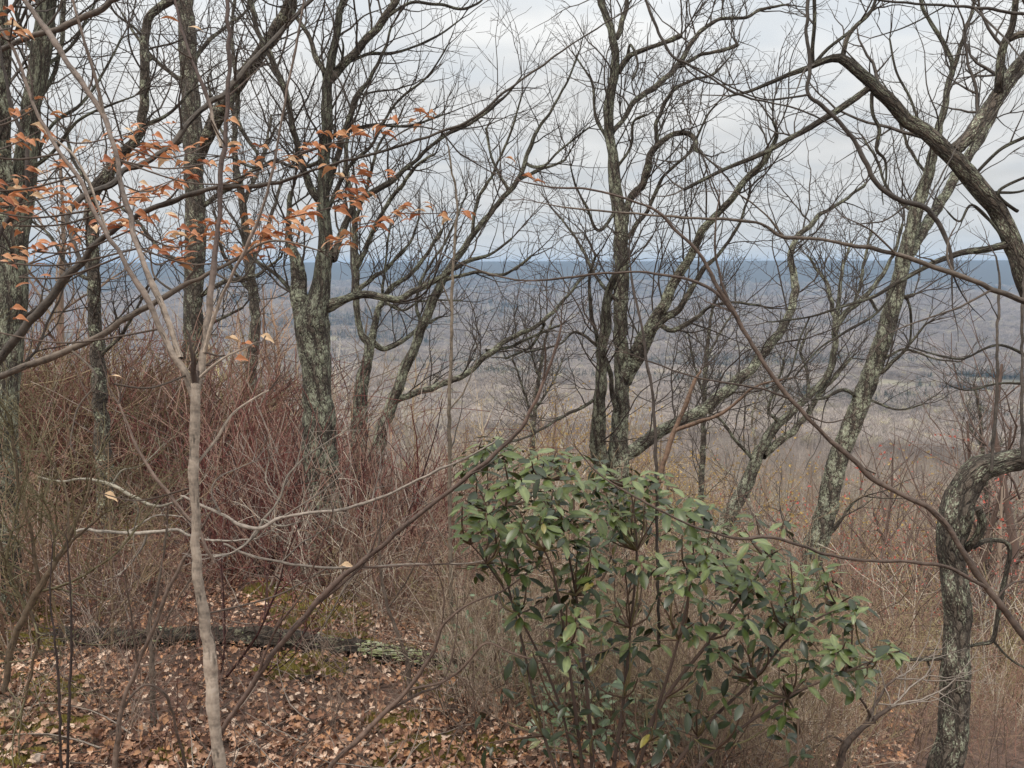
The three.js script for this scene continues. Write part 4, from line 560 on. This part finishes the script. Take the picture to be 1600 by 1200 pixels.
// ------------------------------------------------------------------ forest floor: dead leaves, log, sticks, stones, moss
function spread(name, geos, mat, list, parent, label, category) {        // list: {p, q, s, c, g}
  const G = geos.length > 1 ? geos : [geos[0]];
  G.forEach((g, gi) => {
    const L2 = list.filter((l) => (l.g ?? 0) % G.length === gi); if (!L2.length) return;
    const m = new THREE.InstancedMesh(g, mat, L2.length), M4 = new THREE.Matrix4(), S = V(1, 1, 1);
    L2.forEach((l, i) => { typeof l.s === 'number' ? S.setScalar(l.s) : S.copy(l.s); M4.compose(l.p, l.q, S); m.setMatrixAt(i, M4); m.setColorAt(i, l.c); });
    m.instanceMatrix.needsUpdate = true; m.castShadow = m.receiveShadow = true; m.name = parent === scene ? numbered(name) : partName(parent, name); m.userData.kind = 'stuff';
    if (label) tag(m, label, category, name); parent.add(m);
  });
}
{
  const R = rng(1234), items = [], cand = [];
  const add = (x, z, lift) => { const p = onLand(x, z); p.y += lift; const a = R() * 6.28, dir = V(Math.cos(a), (R() - 0.5) * 1.1, Math.sin(a)), up = V((R() - 0.5) * 1.9, 1, (R() - 0.5) * 1.9); cand.push({ p, q: frame(dir, up), s: 0.022 + R() * 0.03 + 0.05 * R() * R() * R(), g: (R() * 6) | 0, m: [0, 0, 1, 2, 2, 2, 3, 4, 4, 5][(R() * 10) | 0] }); };
  for (let k = 0; k < 140000 && cand.length < 52000; k++) {
    const D = 2.2 + 12 * Math.pow(R(), 1.15), x = (R() * 1.25 - 0.72) * D * 1.05, s = lip(x, -D); if (s > 6 || (s > 1.5 && R() < 0.6)) continue;
    const n = fbm(x * 1.1, 5, D * 1.1, 3); if (n < 0.40 && R() < 0.45) continue;
    add(x, -D, 0.005 + R() * 0.045);
  }
  for (const c of cand) { const d = V(0, 0, 0).subVectors(c.p, camera.position), f = d.dot(FW), px = 800 + d.dot(V(1, 0, 0)) / f * K, py = 600 - d.dot(UP) / f * K; c.vis = px > 0 && px < 1600 && py < 1200 ? c.s / f : 0; }
  cand.sort((a, b) => b.vis - a.vis);
  cand.slice(0, 300).forEach((c) => leafMesh('fallen_leaf', litGeo[c.g], litMat[c.m], ground, c.p, c.q, c.s));
  spread('leaf_litter', litGeo, M.litter, cand.slice(300).map((c) => ({ ...c, c: litMat[c.m].color.clone().multiplyScalar(0.5 + 1.25 * fbm(c.p.x * 1.7 + 4, 2, c.p.z * 1.7, 3)) })), ground);
  // fine sticks and grit among the leaves
  const sg = []; for (let k = 0; k < 4; k++) { const B = new MB(), Q = rng(40 + k); grow(B, Q, V(0, 0, 0), V(1, 0, 0), 0.4, 0.004, 2, { step: 0.08, kink: 0.5, up: 0, fork: 0.3, levels: 3, rmin: 0.0015, color: W0 }); sg.push(B.geo()); }
  const st = []; for (let k = 0; k < 900; k++) { const D = 2.3 + 9 * R(), x = (R() * 1.1 - 0.7) * D; if (lip(x, -D) > 3) continue; const p = onLand(x, -D); p.y += 0.03; const a = R() * 6.28; st.push({ p, q: frame(V(Math.cos(a), (R() - 0.4) * 0.5, Math.sin(a)), V(0, 1, 0.01)), s: 0.5 + R() * 1.2, g: (R() * 4) | 0, c: R() < 0.35 ? C3(0.27, 0.22, 0.18) : C3(0.09, 0.06, 0.045) }); }
  spread('fallen_twigs', sg, M.twig, st, ground);
  // moss: soft cushions of tiny blades
  const mb = new MB(); for (let k = 0; k < 240; k++) { const a = R() * 6.28, r = Math.sqrt(R()), x = Math.cos(a) * r, z = Math.sin(a) * r, h = 0.35 * (1 - r * r) + 0.05, s = mb.n, e = 0.05; mb.v(x - e, h - 0.1, z, 0, 0, W0); mb.v(x + e, h - 0.1, z, 1, 0, W0); mb.v(x + (R() - 0.5) * 0.25, h + 0.16 + R() * 0.12, z + (R() - 0.5) * 0.25, 0.5, 1, W0); mb.t(s, s + 1, s + 2); }
  const mg = mb.geo(), mo = [];
  const spots = [[40, 965, 40], [60, 1000, 40], [30, 1130, 60], [10, 1190, 50], [75, 1080, 40], [490, 945, 60], [520, 965, 50], [470, 970, 40], [480, 1045, 50], [540, 1010, 35], [700, 1075, 60], [690, 1180, 60], [660, 1190, 60], [270, 1185, 30], [440, 1055, 30], [620, 1130, 30], [210, 805, 60], [170, 815, 50], [90, 1140, 40], [500, 850, 60], [430, 930, 40], [760, 1180, 40], [610, 1025, 40]];
  for (const [px, py, w] of spots) for (let k = 0; k < 22; k++) {
    const x0 = px + (R() - 0.5) * w * 2.2, y0 = py + (R() - 0.5) * w * 0.7; let D = 2.2; for (; D < 40; D += 0.04) { const q = at(x0, y0, D); if (q.y < land(q.x, q.z)) break; }
    const q = at(x0, y0, D); if (D < 30) mo.push({ p: onLand(q.x, q.z), q: new THREE.Quaternion(), s: (0.025 + R() * 0.05) * (D / 4), g: 0, c: R() < 0.6 ? C3(0.28, 0.23, 0.055) : C3(0.20, 0.165, 0.05) });
  }
  spread('moss', [mg], M.twig, mo, ground);
}
// where the line of sight through a pixel meets the land
function hit(px, py, lift = 0) { let D = 2; for (; D < 60; D += 0.02) { const q = at(px, py, D); if (q.y < land(q.x, q.z)) break; } const q = at(px, py, D); q.y = land(q.x, q.z) + lift; return q; }
function log(name, label, pts, w, o) {
  const ns = pts.map(([x, y, k]) => { const p = hit(x, y); const D = p.clone().sub(camera.position).dot(FW), r = w * k / 2 * D / K; p.y += r * 0.75; return { p, r, f: 0 }; });
  const base = ns[0].p.clone(), g = thing(name, base, label, 'log'), B = new MB();
  tube(B, sampled(ns, 0.025), 30, o.tint, { rough: 0.5, tile: 0.4, seed: o.seed, stretch: 9, vary: 0.7, freq: 1.4 });
  B.build(o.part || 'log_body', M.bark, g, base); return { g, ns, base };
}
{
  const { g, ns, base } = log('fallen_log', 'rotting dark fallen log lying across the leaf litter, its right end crusted with lichen', [[92, 1000, 0.6], [130, 1008, 0.9], [220, 1010, 1.0], [320, 1006, 1.0], [420, 1012, 1.05], [520, 1022, 1.05], [600, 1034, 1.0], [670, 1046, 0.95], [748, 1060, 0.8]], 31, { seed: 4, tint: C3(0.36, 0.33, 0.31) });
  const R = rng(88), B = new MB();                                     // crusts of pale lichen standing proud of the wood
  const S = sampled(ns, 0.02);
  for (let k = 0; k < 170; k++) {
    const t = R() < 0.9 ? 0.72 + 0.26 * R() * (0.5 + 0.5 * R()) : R(), s = S[Math.min(S.length - 1, (t * S.length) | 0)], a = 0.2 + R() * 1.5, rr = s.r * (1.0 + R() * 0.12), w = 0.0025 + R() * 0.005, l = w * (1.5 + R() * 4), o = B.n, c = R() < 0.4 ? C3(0.34, 0.35, 0.24) : C3(0.24, 0.26, 0.13), x = s.p.x, y = s.p.y + Math.sin(a) * rr, z = s.p.z + Math.cos(a) * rr;
    const ny = Math.sin(a), nz = Math.cos(a); B.v(x, y + ny * 0.012, z + nz * 0.012, 0, 0, c);
    for (let j = 0; j < 6; j++) { const q = j / 6 * 6.28, e = 0.7 + R() * 0.5; B.v(x + Math.cos(q) * l * e, y - nz * -Math.sin(q) * w * e * -1, z + ny * Math.sin(q) * w * e, 0, 0, c); }
    for (let j = 0; j < 6; j++) B.t(o, o + 1 + j, o + 1 + (j + 1) % 6);
  }
  const m = B.build('lichen_crust', M.litter, g, base); m.userData.kind = 'stuff';
  // splinters at the broken left end
  const sp = new MB(); for (let k = 0; k < 16; k++) { const a = R() * 6.28, r = ns[1].r * R(), p = ns[0].p.clone().add(V(0.08, Math.sin(a) * r, Math.cos(a) * r)); seg3(sp, p, p.clone().add(V(-0.12 - R() * 0.14, (R() - 0.3) * 0.06, (R() - 0.5) * 0.05)), 0.012, 0.003, V(-1, 0, 0), C3(0.05, 0.04, 0.034), 4); } sp.build('splinters', M.twig, g, base).userData.kind = 'stuff';
  log('fallen_log', 'short black rotten chunk below the middle of the log', [[462, 1068, 0.6], [490, 1066, 1], [520, 1066, 0.7]], 16, { seed: 9, tint: C3(0.35, 0.3, 0.27) });
  log('fallen_log', 'stubby dark stick pointing down right beside the black chunk', [[512, 1036, 0.7], [545, 1050, 1], [575, 1060, 0.6]], 13, { seed: 12, tint: C3(0.4, 0.33, 0.3) });
  log('fallen_log', 'half-buried brown root at the bottom left corner', [[48, 1150, 0.6], [90, 1166, 1], [130, 1180, 0.6]], 15, { seed: 14, tint: C3(0.9, 0.7, 0.6) });
  const stone = (px, py, w, c, label) => { const p = hit(px, py), D = p.clone().sub(camera.position).dot(FW), s = w / 2 * D / K, G = new THREE.IcosahedronGeometry(1, 4), P = G.attributes.position, col = new Float32Array(P.count * 3); for (let i = 0; i < P.count; i++) { const x = P.getX(i), y = P.getY(i), z = P.getZ(i), k = s * (0.75 + 0.5 * fbm(x * 1.3 + px, y * 1.3, z * 1.3, 3)); P.setXYZ(i, x * k, y * k * 0.6, z * k * 0.8); const t = 0.8 + 0.4 * noise3(x * 5, y * 5, z * 5 + px); col.set([c.r * t, c.g * t, c.b * t], i * 3); } G.setAttribute('color', new THREE.BufferAttribute(col, 3)); G.computeVertexNormals(); const m = new THREE.Mesh(G, M.matte); m.name = numbered('stone'); m.position.copy(p); m.position.y += s * 0.2; m.castShadow = m.receiveShadow = true; tag(m, label, 'stone'); scene.add(m); };
  stone(62, 1186, 24, C3(0.42, 0.33, 0.27), 'pale tan stone at the bottom left corner among leaves');
  stone(28, 1196, 14, C3(0.38, 0.31, 0.26), 'smaller tan stone left of the pale tan one');
  stone(222, 1135, 13, C3(0.46, 0.38, 0.33), 'small pale stone left of the front sapling');
  stone(648, 1000, 22, C3(0.46, 0.47, 0.45), 'grey-white stone behind the lichened log end');
  stone(535, 1160, 30, C3(0.36, 0.235, 0.175), 'brownish flat rock in the leaves at bottom centre');
}
// ------------------------------------------------------------------ brush
function brushGeo(seed, n, H, o = {}) {
  const B = new MB(), R = rng(seed);
  for (let k = 0; k < n; k++) { const a = R() * 6.28, r = (o.foot ?? 0.25) * Math.sqrt(R()), ln = o.lean ?? 0.35; grow(B, R, V(Math.cos(a) * r, -0.1, Math.sin(a) * r), V(Math.cos(a) * ln * R() + (o.tilt || 0), 1, Math.sin(a) * ln * R()), H * (0.6 + 0.5 * R()), (o.r || 0.0075) * (0.5 + 1.1 * R() * R()), 1, { step: o.step || 0.12, kink: o.kink ?? 0.3, up: o.up ?? 0.03, fork: o.fork ?? 0.45, levels: o.levels || 3, rmin: o.rmin || 0.0014, color: W0 }); }
  return B.geo();
}
const turnY = (a) => new THREE.Quaternion().setFromAxisAngle(V(0, 1, 0), a);
{
  const R = rng(4321);
  const fill = (n, inside, hgt, cols, g, list) => { let k = 0, guard = 0; while (k < n && guard++ < n * 60) { const [x, z] = inside(); if (x === undefined) continue; list.push({ p: onLand(x, z), q: turnY(R() * 0.9 - 0.45 + (R() < 0.3 ? 3 : 0)), s: hgt() , g: (R() * g) | 0, c: cols[(R() * cols.length) | 0] }); k++; } };
  const pxRange = (x0, x1, D0, D1) => () => { const D = mix(D0, D1, R()), px = mix(x0, x1, R()); return [(px - 800) / K * D, -D]; };
  const red = [0, 1, 2, 3, 4, 5].map((k) => brushGeo(600 + k, 4, 1.9, { tilt: 0.6, lean: 0.5, r: 0.0095, kink: 0.22, fork: 0.42, rmin: 0.0026, step: 0.12, levels: 2 }));
  const reds = [C3(0.20, 0.062, 0.054), C3(0.26, 0.10, 0.082), C3(0.07, 0.03, 0.027), C3(0.36, 0.22, 0.165), C3(0.46, 0.38, 0.32)];
  const a = [];
  fill(150, pxRange(280, 660, 7, 10.5), () => 0.7 + R() * 0.6, reds, 6, a);
  fill(110, pxRange(-60, 440, 10.8, 16), () => 0.9 + R() * 0.9, reds, 6, a);
  fill(18, pxRange(60, 480, 4.6, 9), () => 0.5 + R() * 0.35, reds, 6, a);
  const fine = [0, 1, 2].map((k) => brushGeo(650 + k, 3, 1.5, { tilt: 0.25, lean: 0.7, r: 0.005, kink: 0.3, fork: 0.4, rmin: 0.0014, step: 0.08, levels: 3 })), af = [];
  fill(44, pxRange(-20, 760, 3.6, 8.5), () => 0.45 + R() * 0.5, [C3(0.16, 0.085, 0.066), C3(0.10, 0.055, 0.045), C3(0.28, 0.20, 0.15), C3(0.38, 0.31, 0.25)], 3, af);
  spread('fine_brush', fine, M.twig, af, scene, 'sparse fine twigs standing in the leaf litter around the log', 'brush');
  spread('brush', red, M.twig, a, scene, 'dense leafless reddish-brown brush on the hilltop at left', 'brush');
  const tan = [0, 1, 2, 3, 4].map((k) => brushGeo(700 + k, 9, 1.4, { lean: 0.55, r: 0.0068, kink: 0.46, foot: 0.5, rmin: 0.0020, fork: 0.46, levels: 3 }));
  const tans = [C3(0.40, 0.29, 0.19), C3(0.32, 0.22, 0.15), C3(0.58, 0.50, 0.40), C3(0.13, 0.085, 0.062), C3(0.40, 0.33, 0.17), C3(0.34, 0.19, 0.14), C3(0.25, 0.145, 0.11)], b = [];
  fill(150, pxRange(540, 860, 6.3, 13), () => 0.5 + R() * 0.5, tans, 5, b);
  fill(150, pxRange(720, 1320, 3.6, 6.5), () => 0.40 + R() * 0.38, [C3(0.30, 0.215, 0.145), C3(0.42, 0.33, 0.25), C3(0.22, 0.15, 0.105), C3(0.12, 0.075, 0.055), C3(0.26, 0.20, 0.12)], 5, b);
  fill(70, pxRange(1200, 1700, 4.8, 9), () => 0.35 + R() * 0.4, tans, 5, b);
  fill(420, pxRange(760, 1750, 8, 30), () => 0.7 + R() * 1.0, tans, 5, b);
  spread('thicket', tan, M.twig, b, scene, 'pale tan thicket of thin stems on the slope behind the evergreen shrub', 'thicket');
  const mossy = [0, 1, 2, 3].map((k) => brushGeo(800 + k, 6, 1.2, { lean: 0.9, r: 0.007, kink: 0.42, fork: 0.45, up: 0, rmin: 0.002 })), c = [];
  fill(22, pxRange(-140, 70, 4.6, 8), () => 0.8 + R() * 0.8, [C3(0.24, 0.185, 0.095), C3(0.22, 0.15, 0.09), C3(0.25, 0.155, 0.105)], 4, c);
  fill(64, pxRange(-80, 400, 11, 16), () => 1.1 + R() * 1.1, [C3(0.22, 0.165, 0.10), C3(0.2, 0.13, 0.095), C3(0.24, 0.20, 0.115), C3(0.15, 0.08, 0.065)], 4, c);
  fill(95, pxRange(-80, 300, 11, 16), () => 2.1 + R() * 1.1, [C3(0.26, 0.15, 0.11), C3(0.22, 0.12, 0.09), C3(0.28, 0.21, 0.12)], 4, c);
  spread('mossy_brush', mossy, M.twig, c, scene, 'tangled olive-tan twig brush at the left edge', 'brush');
  // low evergreen undergrowth: small leaves in loose mounds
  const lv = []; for (let k = 0; k < 3400; k++) { const w = R(), px = w < 0.55 ? 840 + R() * 420 : w < 0.85 ? 690 + R() * 170 : 60 + R() * 640, D = w < 0.55 ? 3.5 + R() * 2.6 : w < 0.85 ? 4.5 + R() * 3 : 9 + R() * 5, p = at(px, 600, D), q = onLand(p.x, p.z); q.y += R() * R() * 0.6; if (fbm(q.x * 1.4, q.y, q.z * 1.4, 2) < 0.47) continue; const aa = R() * 6.28; lv.push({ p: q, q: frame(V(Math.cos(aa), (R() - 0.4), Math.sin(aa)), V((R() - 0.5), 1, R() * 0.8)), s: 0.05 + R() * 0.04, g: (R() * 6) | 0, c: [C3(0.085, 0.12, 0.05), C3(0.12, 0.155, 0.085), C3(0.06, 0.085, 0.035), C3(0.16, 0.16, 0.06)][(R() * 4) | 0] }); }
  spread('undergrowth', greenGeo, M.green, lv, scene, 'small-leaved green undergrowth scattered below the shrub', 'undergrowth');
}
// ------------------------------------------------------------------ bare woods on the slope and in the valley
function treeGeo(seed, o = {}) {                                       // about one unit tall
  const B = new MB(), R = rng(seed), n = o.limbs || 12, pts = []; let x = 0, z = 0;
  for (let k = 0; k <= 7; k++) { pts.push({ p: V(x, k / 7 * 0.92 - 0.03, z), r: 0.016 * (1 - 0.82 * k / 7), f: 0 }); x += (R() - 0.5) * 0.05; z += (R() - 0.5) * 0.05; }
  tube(B, pts, 6, C3(1.0, 1.0, 1.0), { tip: true });
  for (let k = 0; k < n; k++) { const t = 0.28 + 0.7 * k / n, i = t * 7, q = pts[Math.min(7, i | 0)].p.clone(), a = k * 2.4 + R(), l = (0.42 - 0.25 * Math.abs(t - 0.45)) * (0.7 + 0.5 * R()); q.y = t * 0.92; grow(B, R, q, V(Math.cos(a), 0.55 + 0.6 * t, Math.sin(a)), l, 0.0055 * (1.25 - t), 1, { step: 0.05, kink: 0.5, up: 0.09, fork: o.fork ?? 0.6, levels: 3, rmin: o.rmin || 0.0006, color: W0 }); }
  return B.geo();
}
function buds(g, seed, n, c, big = 1) {                                         // a flush of buds or small new leaves among the twigs
  const R = rng(seed), P = g.attributes.position, B = new MB();
  for (let k = 0; k < n; k++) { const i = (R() * P.count) | 0; if (P.getY(i) < 0.3) { continue; } const x = P.getX(i), y = P.getY(i), z = P.getZ(i), s = (0.0022 + R() * 0.0026) * big, o = B.n; for (let j = 0; j < 3; j++) B.v(x + (R() - 0.5) * s * 3, y + (R() - 0.5) * s * 3, z + (R() - 0.5) * s * 3, 0, 0, c); B.t(o, o + 1, o + 2); }
  return mergeGeometries([g, B.geo()]);
}
{
  const R = rng(2468);
  const near = [0, 1, 2, 3].map((k) => treeGeo(900 + k, { limbs: 13 })), yel = buds(treeGeo(910), 3, 2200, C3(1.9, 1.75, 0.7)), redb = buds(treeGeo(911), 4, 420, C3(1.6, 0.42, 0.38));
  const mats = tintSet(M.twig, [[0.25, 0.18, 0.13], [0.32, 0.24, 0.18], [0.15, 0.10, 0.08], [0.27, 0.165, 0.125]]);
  const white = M.twig.clone(); white.color.setRGB(0.36, 0.33, 0.29);
  // the trees that can be told apart, nearest first
  const put = (name, label, x, z, H, geo, mat, group) => { const t = thing(name, onLand(x, z), label, 'tree', group), m = new THREE.Mesh(geo, mat); m.name = 'crown_and_trunk'; m.castShadow = m.receiveShadow = true; m.scale.setScalar(H); m.rotation.y = R() * 6.28; t.add(m); };
  let n = 0, guard = 0;
  while (n < 120 && guard++ < 7000) {
    const az = (-4 + 44 * R()) * Math.PI / 180, d = 17 + 62 * Math.pow(R(), 0.7), x = d * Math.sin(az), z = -d * Math.cos(az); if (lip(x, z) < 6) continue;
    const g = land(x, z), top = EYE - d * Math.tan((9.6 + 9 * R()) * Math.PI / 180), H = Math.min(15, (top - g) * (0.8 + 0.5 * R())); if (H < 3) continue;
    const u = R(), right = az > 0.30; n++;
    if (right && d < 45 && u < 0.75) put('budding_maple', 'bare maple with red buds on the slope at lower right', x, z, H, redb, mats[1], 'red-budded maples on the slope');
    else if (u < 0.68) put('budding_tree', 'thin tree with yellow-green new leaves on the slope beyond the shrub', x, z, H, yel, mats[0], 'yellow-green budding trees on the slope');
    else if (u < 0.76) put('slope_tree', 'pale-barked bare thin tree standing on the slope below', x, z, H, near[n % 4], white, 'pale bare trees on the slope');
    else put('slope_tree', 'brown bare thin tree standing on the slope below', x, z, H, near[n % 4], mats[n % 4], 'brown bare trees on the slope');
  }
  n = 0; guard = 0;
  while (n < 9 && guard++ < 4000) {
    const az = (-38 + 32 * R()) * Math.PI / 180, d = 22 + 34 * R(), x = d * Math.sin(az), z = -d * Math.cos(az), s = lip(x, z); if (s > 16) continue; n++;
    const px = 800 + Math.tan(az) * K; put('ridge_tree', 'bare grey tree standing farther back on the ridge at left', x, z, px > 380 ? 3 + 2 * R() : 6 + 5 * R(), near[n % 4], mats[n % 3], 'bare trees on the ridge at left');
  }
  [[1500, 24], [1528, 29], [1548, 22], [1566, 33], [1585, 26], [1606, 21], [1440, 36], [1405, 31]].forEach(([px, D], i) => { const x = (px - 800) / K * D; put('slope_tree', 'dark brown straight trunk standing downhill beyond the crooked tree at lower right', x, -D, 10 + 3 * R(), near[i % 4], mats[2], 'dark trunks downhill at lower right'); });
  const redc = buds(treeGeo(912, { limbs: 16, rmin: 0.001 }), 8, 260, C3(1.5, 0.34, 0.32), 2.0);
  [[1300, 15], [1345, 13], [1372, 17], [1405, 14], [1432, 19], [1452, 12.5], [1250, 17], [1540, 16], [1580, 13]].forEach(([px, D], i) => put('budding_maple', 'small red-budded maple in the thicket beside the crooked trunk', (px - 800) / K * D, -D, 2.1 + 1.2 * R(), redc, i % 2 ? mats[1] : white, 'small red-budded maples beside the crooked trunk'));
  // the rest of the slope
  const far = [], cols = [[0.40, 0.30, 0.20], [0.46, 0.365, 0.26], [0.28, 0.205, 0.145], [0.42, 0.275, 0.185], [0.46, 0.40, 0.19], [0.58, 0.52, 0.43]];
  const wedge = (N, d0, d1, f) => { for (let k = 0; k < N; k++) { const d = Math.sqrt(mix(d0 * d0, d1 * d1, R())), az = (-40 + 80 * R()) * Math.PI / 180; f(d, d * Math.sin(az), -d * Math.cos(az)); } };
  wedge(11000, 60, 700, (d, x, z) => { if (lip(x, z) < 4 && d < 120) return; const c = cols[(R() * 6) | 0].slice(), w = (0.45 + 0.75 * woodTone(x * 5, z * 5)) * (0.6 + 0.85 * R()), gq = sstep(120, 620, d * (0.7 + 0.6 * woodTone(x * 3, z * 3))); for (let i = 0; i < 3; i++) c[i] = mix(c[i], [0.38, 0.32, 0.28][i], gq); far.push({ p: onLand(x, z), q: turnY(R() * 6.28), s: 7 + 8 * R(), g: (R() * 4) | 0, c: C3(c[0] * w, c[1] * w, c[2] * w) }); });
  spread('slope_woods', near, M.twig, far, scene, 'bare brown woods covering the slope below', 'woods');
  // distant crowns: tufts of upright shoots
  const tufts = [0, 1, 2].map((s) => { const B = new MB(), Q = rng(50 + s); for (let k = 0; k < 170; k++) { const a = Q() * 6.28, e = Q(), r = 0.40 * Math.sqrt(Q()), y = 0.38 + 0.55 * e * (1 - 1.6 * r * r), x = Math.cos(a) * r, z = Math.sin(a) * r, w = 0.005 + 0.007 * Q(), b = Q() * 6.28, o = B.n, l = 0.10 + 0.12 * Q(); B.v(x - w * Math.cos(b), y, z - w * Math.sin(b), 0, 0, W0); B.v(x + w * Math.cos(b), y, z + w * Math.sin(b), 1, 0, W0); B.v(x + Math.cos(a) * l * (0.2 + r * 2) + (Q() - 0.5) * 0.12, y + l * (1.1 - r), z + Math.sin(a) * l * (0.2 + r * 2) + (Q() - 0.5) * 0.12, 0.5, 1, W0); B.t(o, o + 1, o + 2); } seg3(B, V(0, -0.05, 0), V(0.02, 0.7, 0), 0.018, 0.006, V(0, 1, 0), C3(0.9, 0.9, 0.9), 4); return B.geo(); });
  const pineB = new MB(); { const Q = rng(66); seg3(pineB, V(0, -0.05, 0), V(0, 0.9, 0), 0.02, 0.004, V(0, 1, 0), W0, 4); for (let k = 0; k < 130; k++) { const t = Q(), y = 0.12 + 0.86 * t, r = 0.20 * (1 - t) + 0.02, a = Q() * 6.28, o = pineB.n, w = 0.05; pineB.v(0, y, 0, 0, 0, W0); pineB.v(Math.cos(a - w * 4) * r, y - 0.05, Math.sin(a - w * 4) * r, 0, 0, W0); pineB.v(Math.cos(a + w * 4) * r, y - 0.07, Math.sin(a + w * 4) * r, 0, 0, W0); pineB.t(o, o + 1, o + 2); } }
  const vw = [], pn = [];
  const crown = (d, x, z, s) => { if (fieldAt(x, z) > 0.5) return; const w = woodTone(x, z), p = pineAt(x, z), k = (0.45 + 0.7 * R()) * (0.75 + 0.5 * woodTone(x * 4, z * 4)), q = onLand(x, z); if (R() < p * 0.5) pn.push({ p: q, q: turnY(R() * 6.28), s: s * 1.1, c: C3(0.05 * k, 0.072 * k, 0.045 * k) }); else vw.push({ p: q, q: turnY(R() * 6.28), s, g: (R() * 3) | 0, c: R() < 0.06 ? C3(0.60 * k, 0.53 * k, 0.33 * k) : C3(mix(0.37, 0.51, w) * k, mix(0.315, 0.43, w) * k, mix(0.285, 0.37, w) * k) }); };
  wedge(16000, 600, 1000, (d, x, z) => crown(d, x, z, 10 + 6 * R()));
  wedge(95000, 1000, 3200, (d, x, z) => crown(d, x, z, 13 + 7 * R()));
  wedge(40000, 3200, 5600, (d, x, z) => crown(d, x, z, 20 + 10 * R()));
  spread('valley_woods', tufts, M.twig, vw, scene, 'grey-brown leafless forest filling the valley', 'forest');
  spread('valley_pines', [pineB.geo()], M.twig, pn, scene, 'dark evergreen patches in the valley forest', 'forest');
  console.log('valley', vw.length, pn.length);
}
let tris = 0; scene.traverse((o) => { if (o.isMesh && !o.isInstancedMesh) tris += o.geometry.index ? o.geometry.index.count / 3 : o.geometry.attributes.position.count / 3; });
console.log('triangles', tris);
renderer.render(scene, camera);
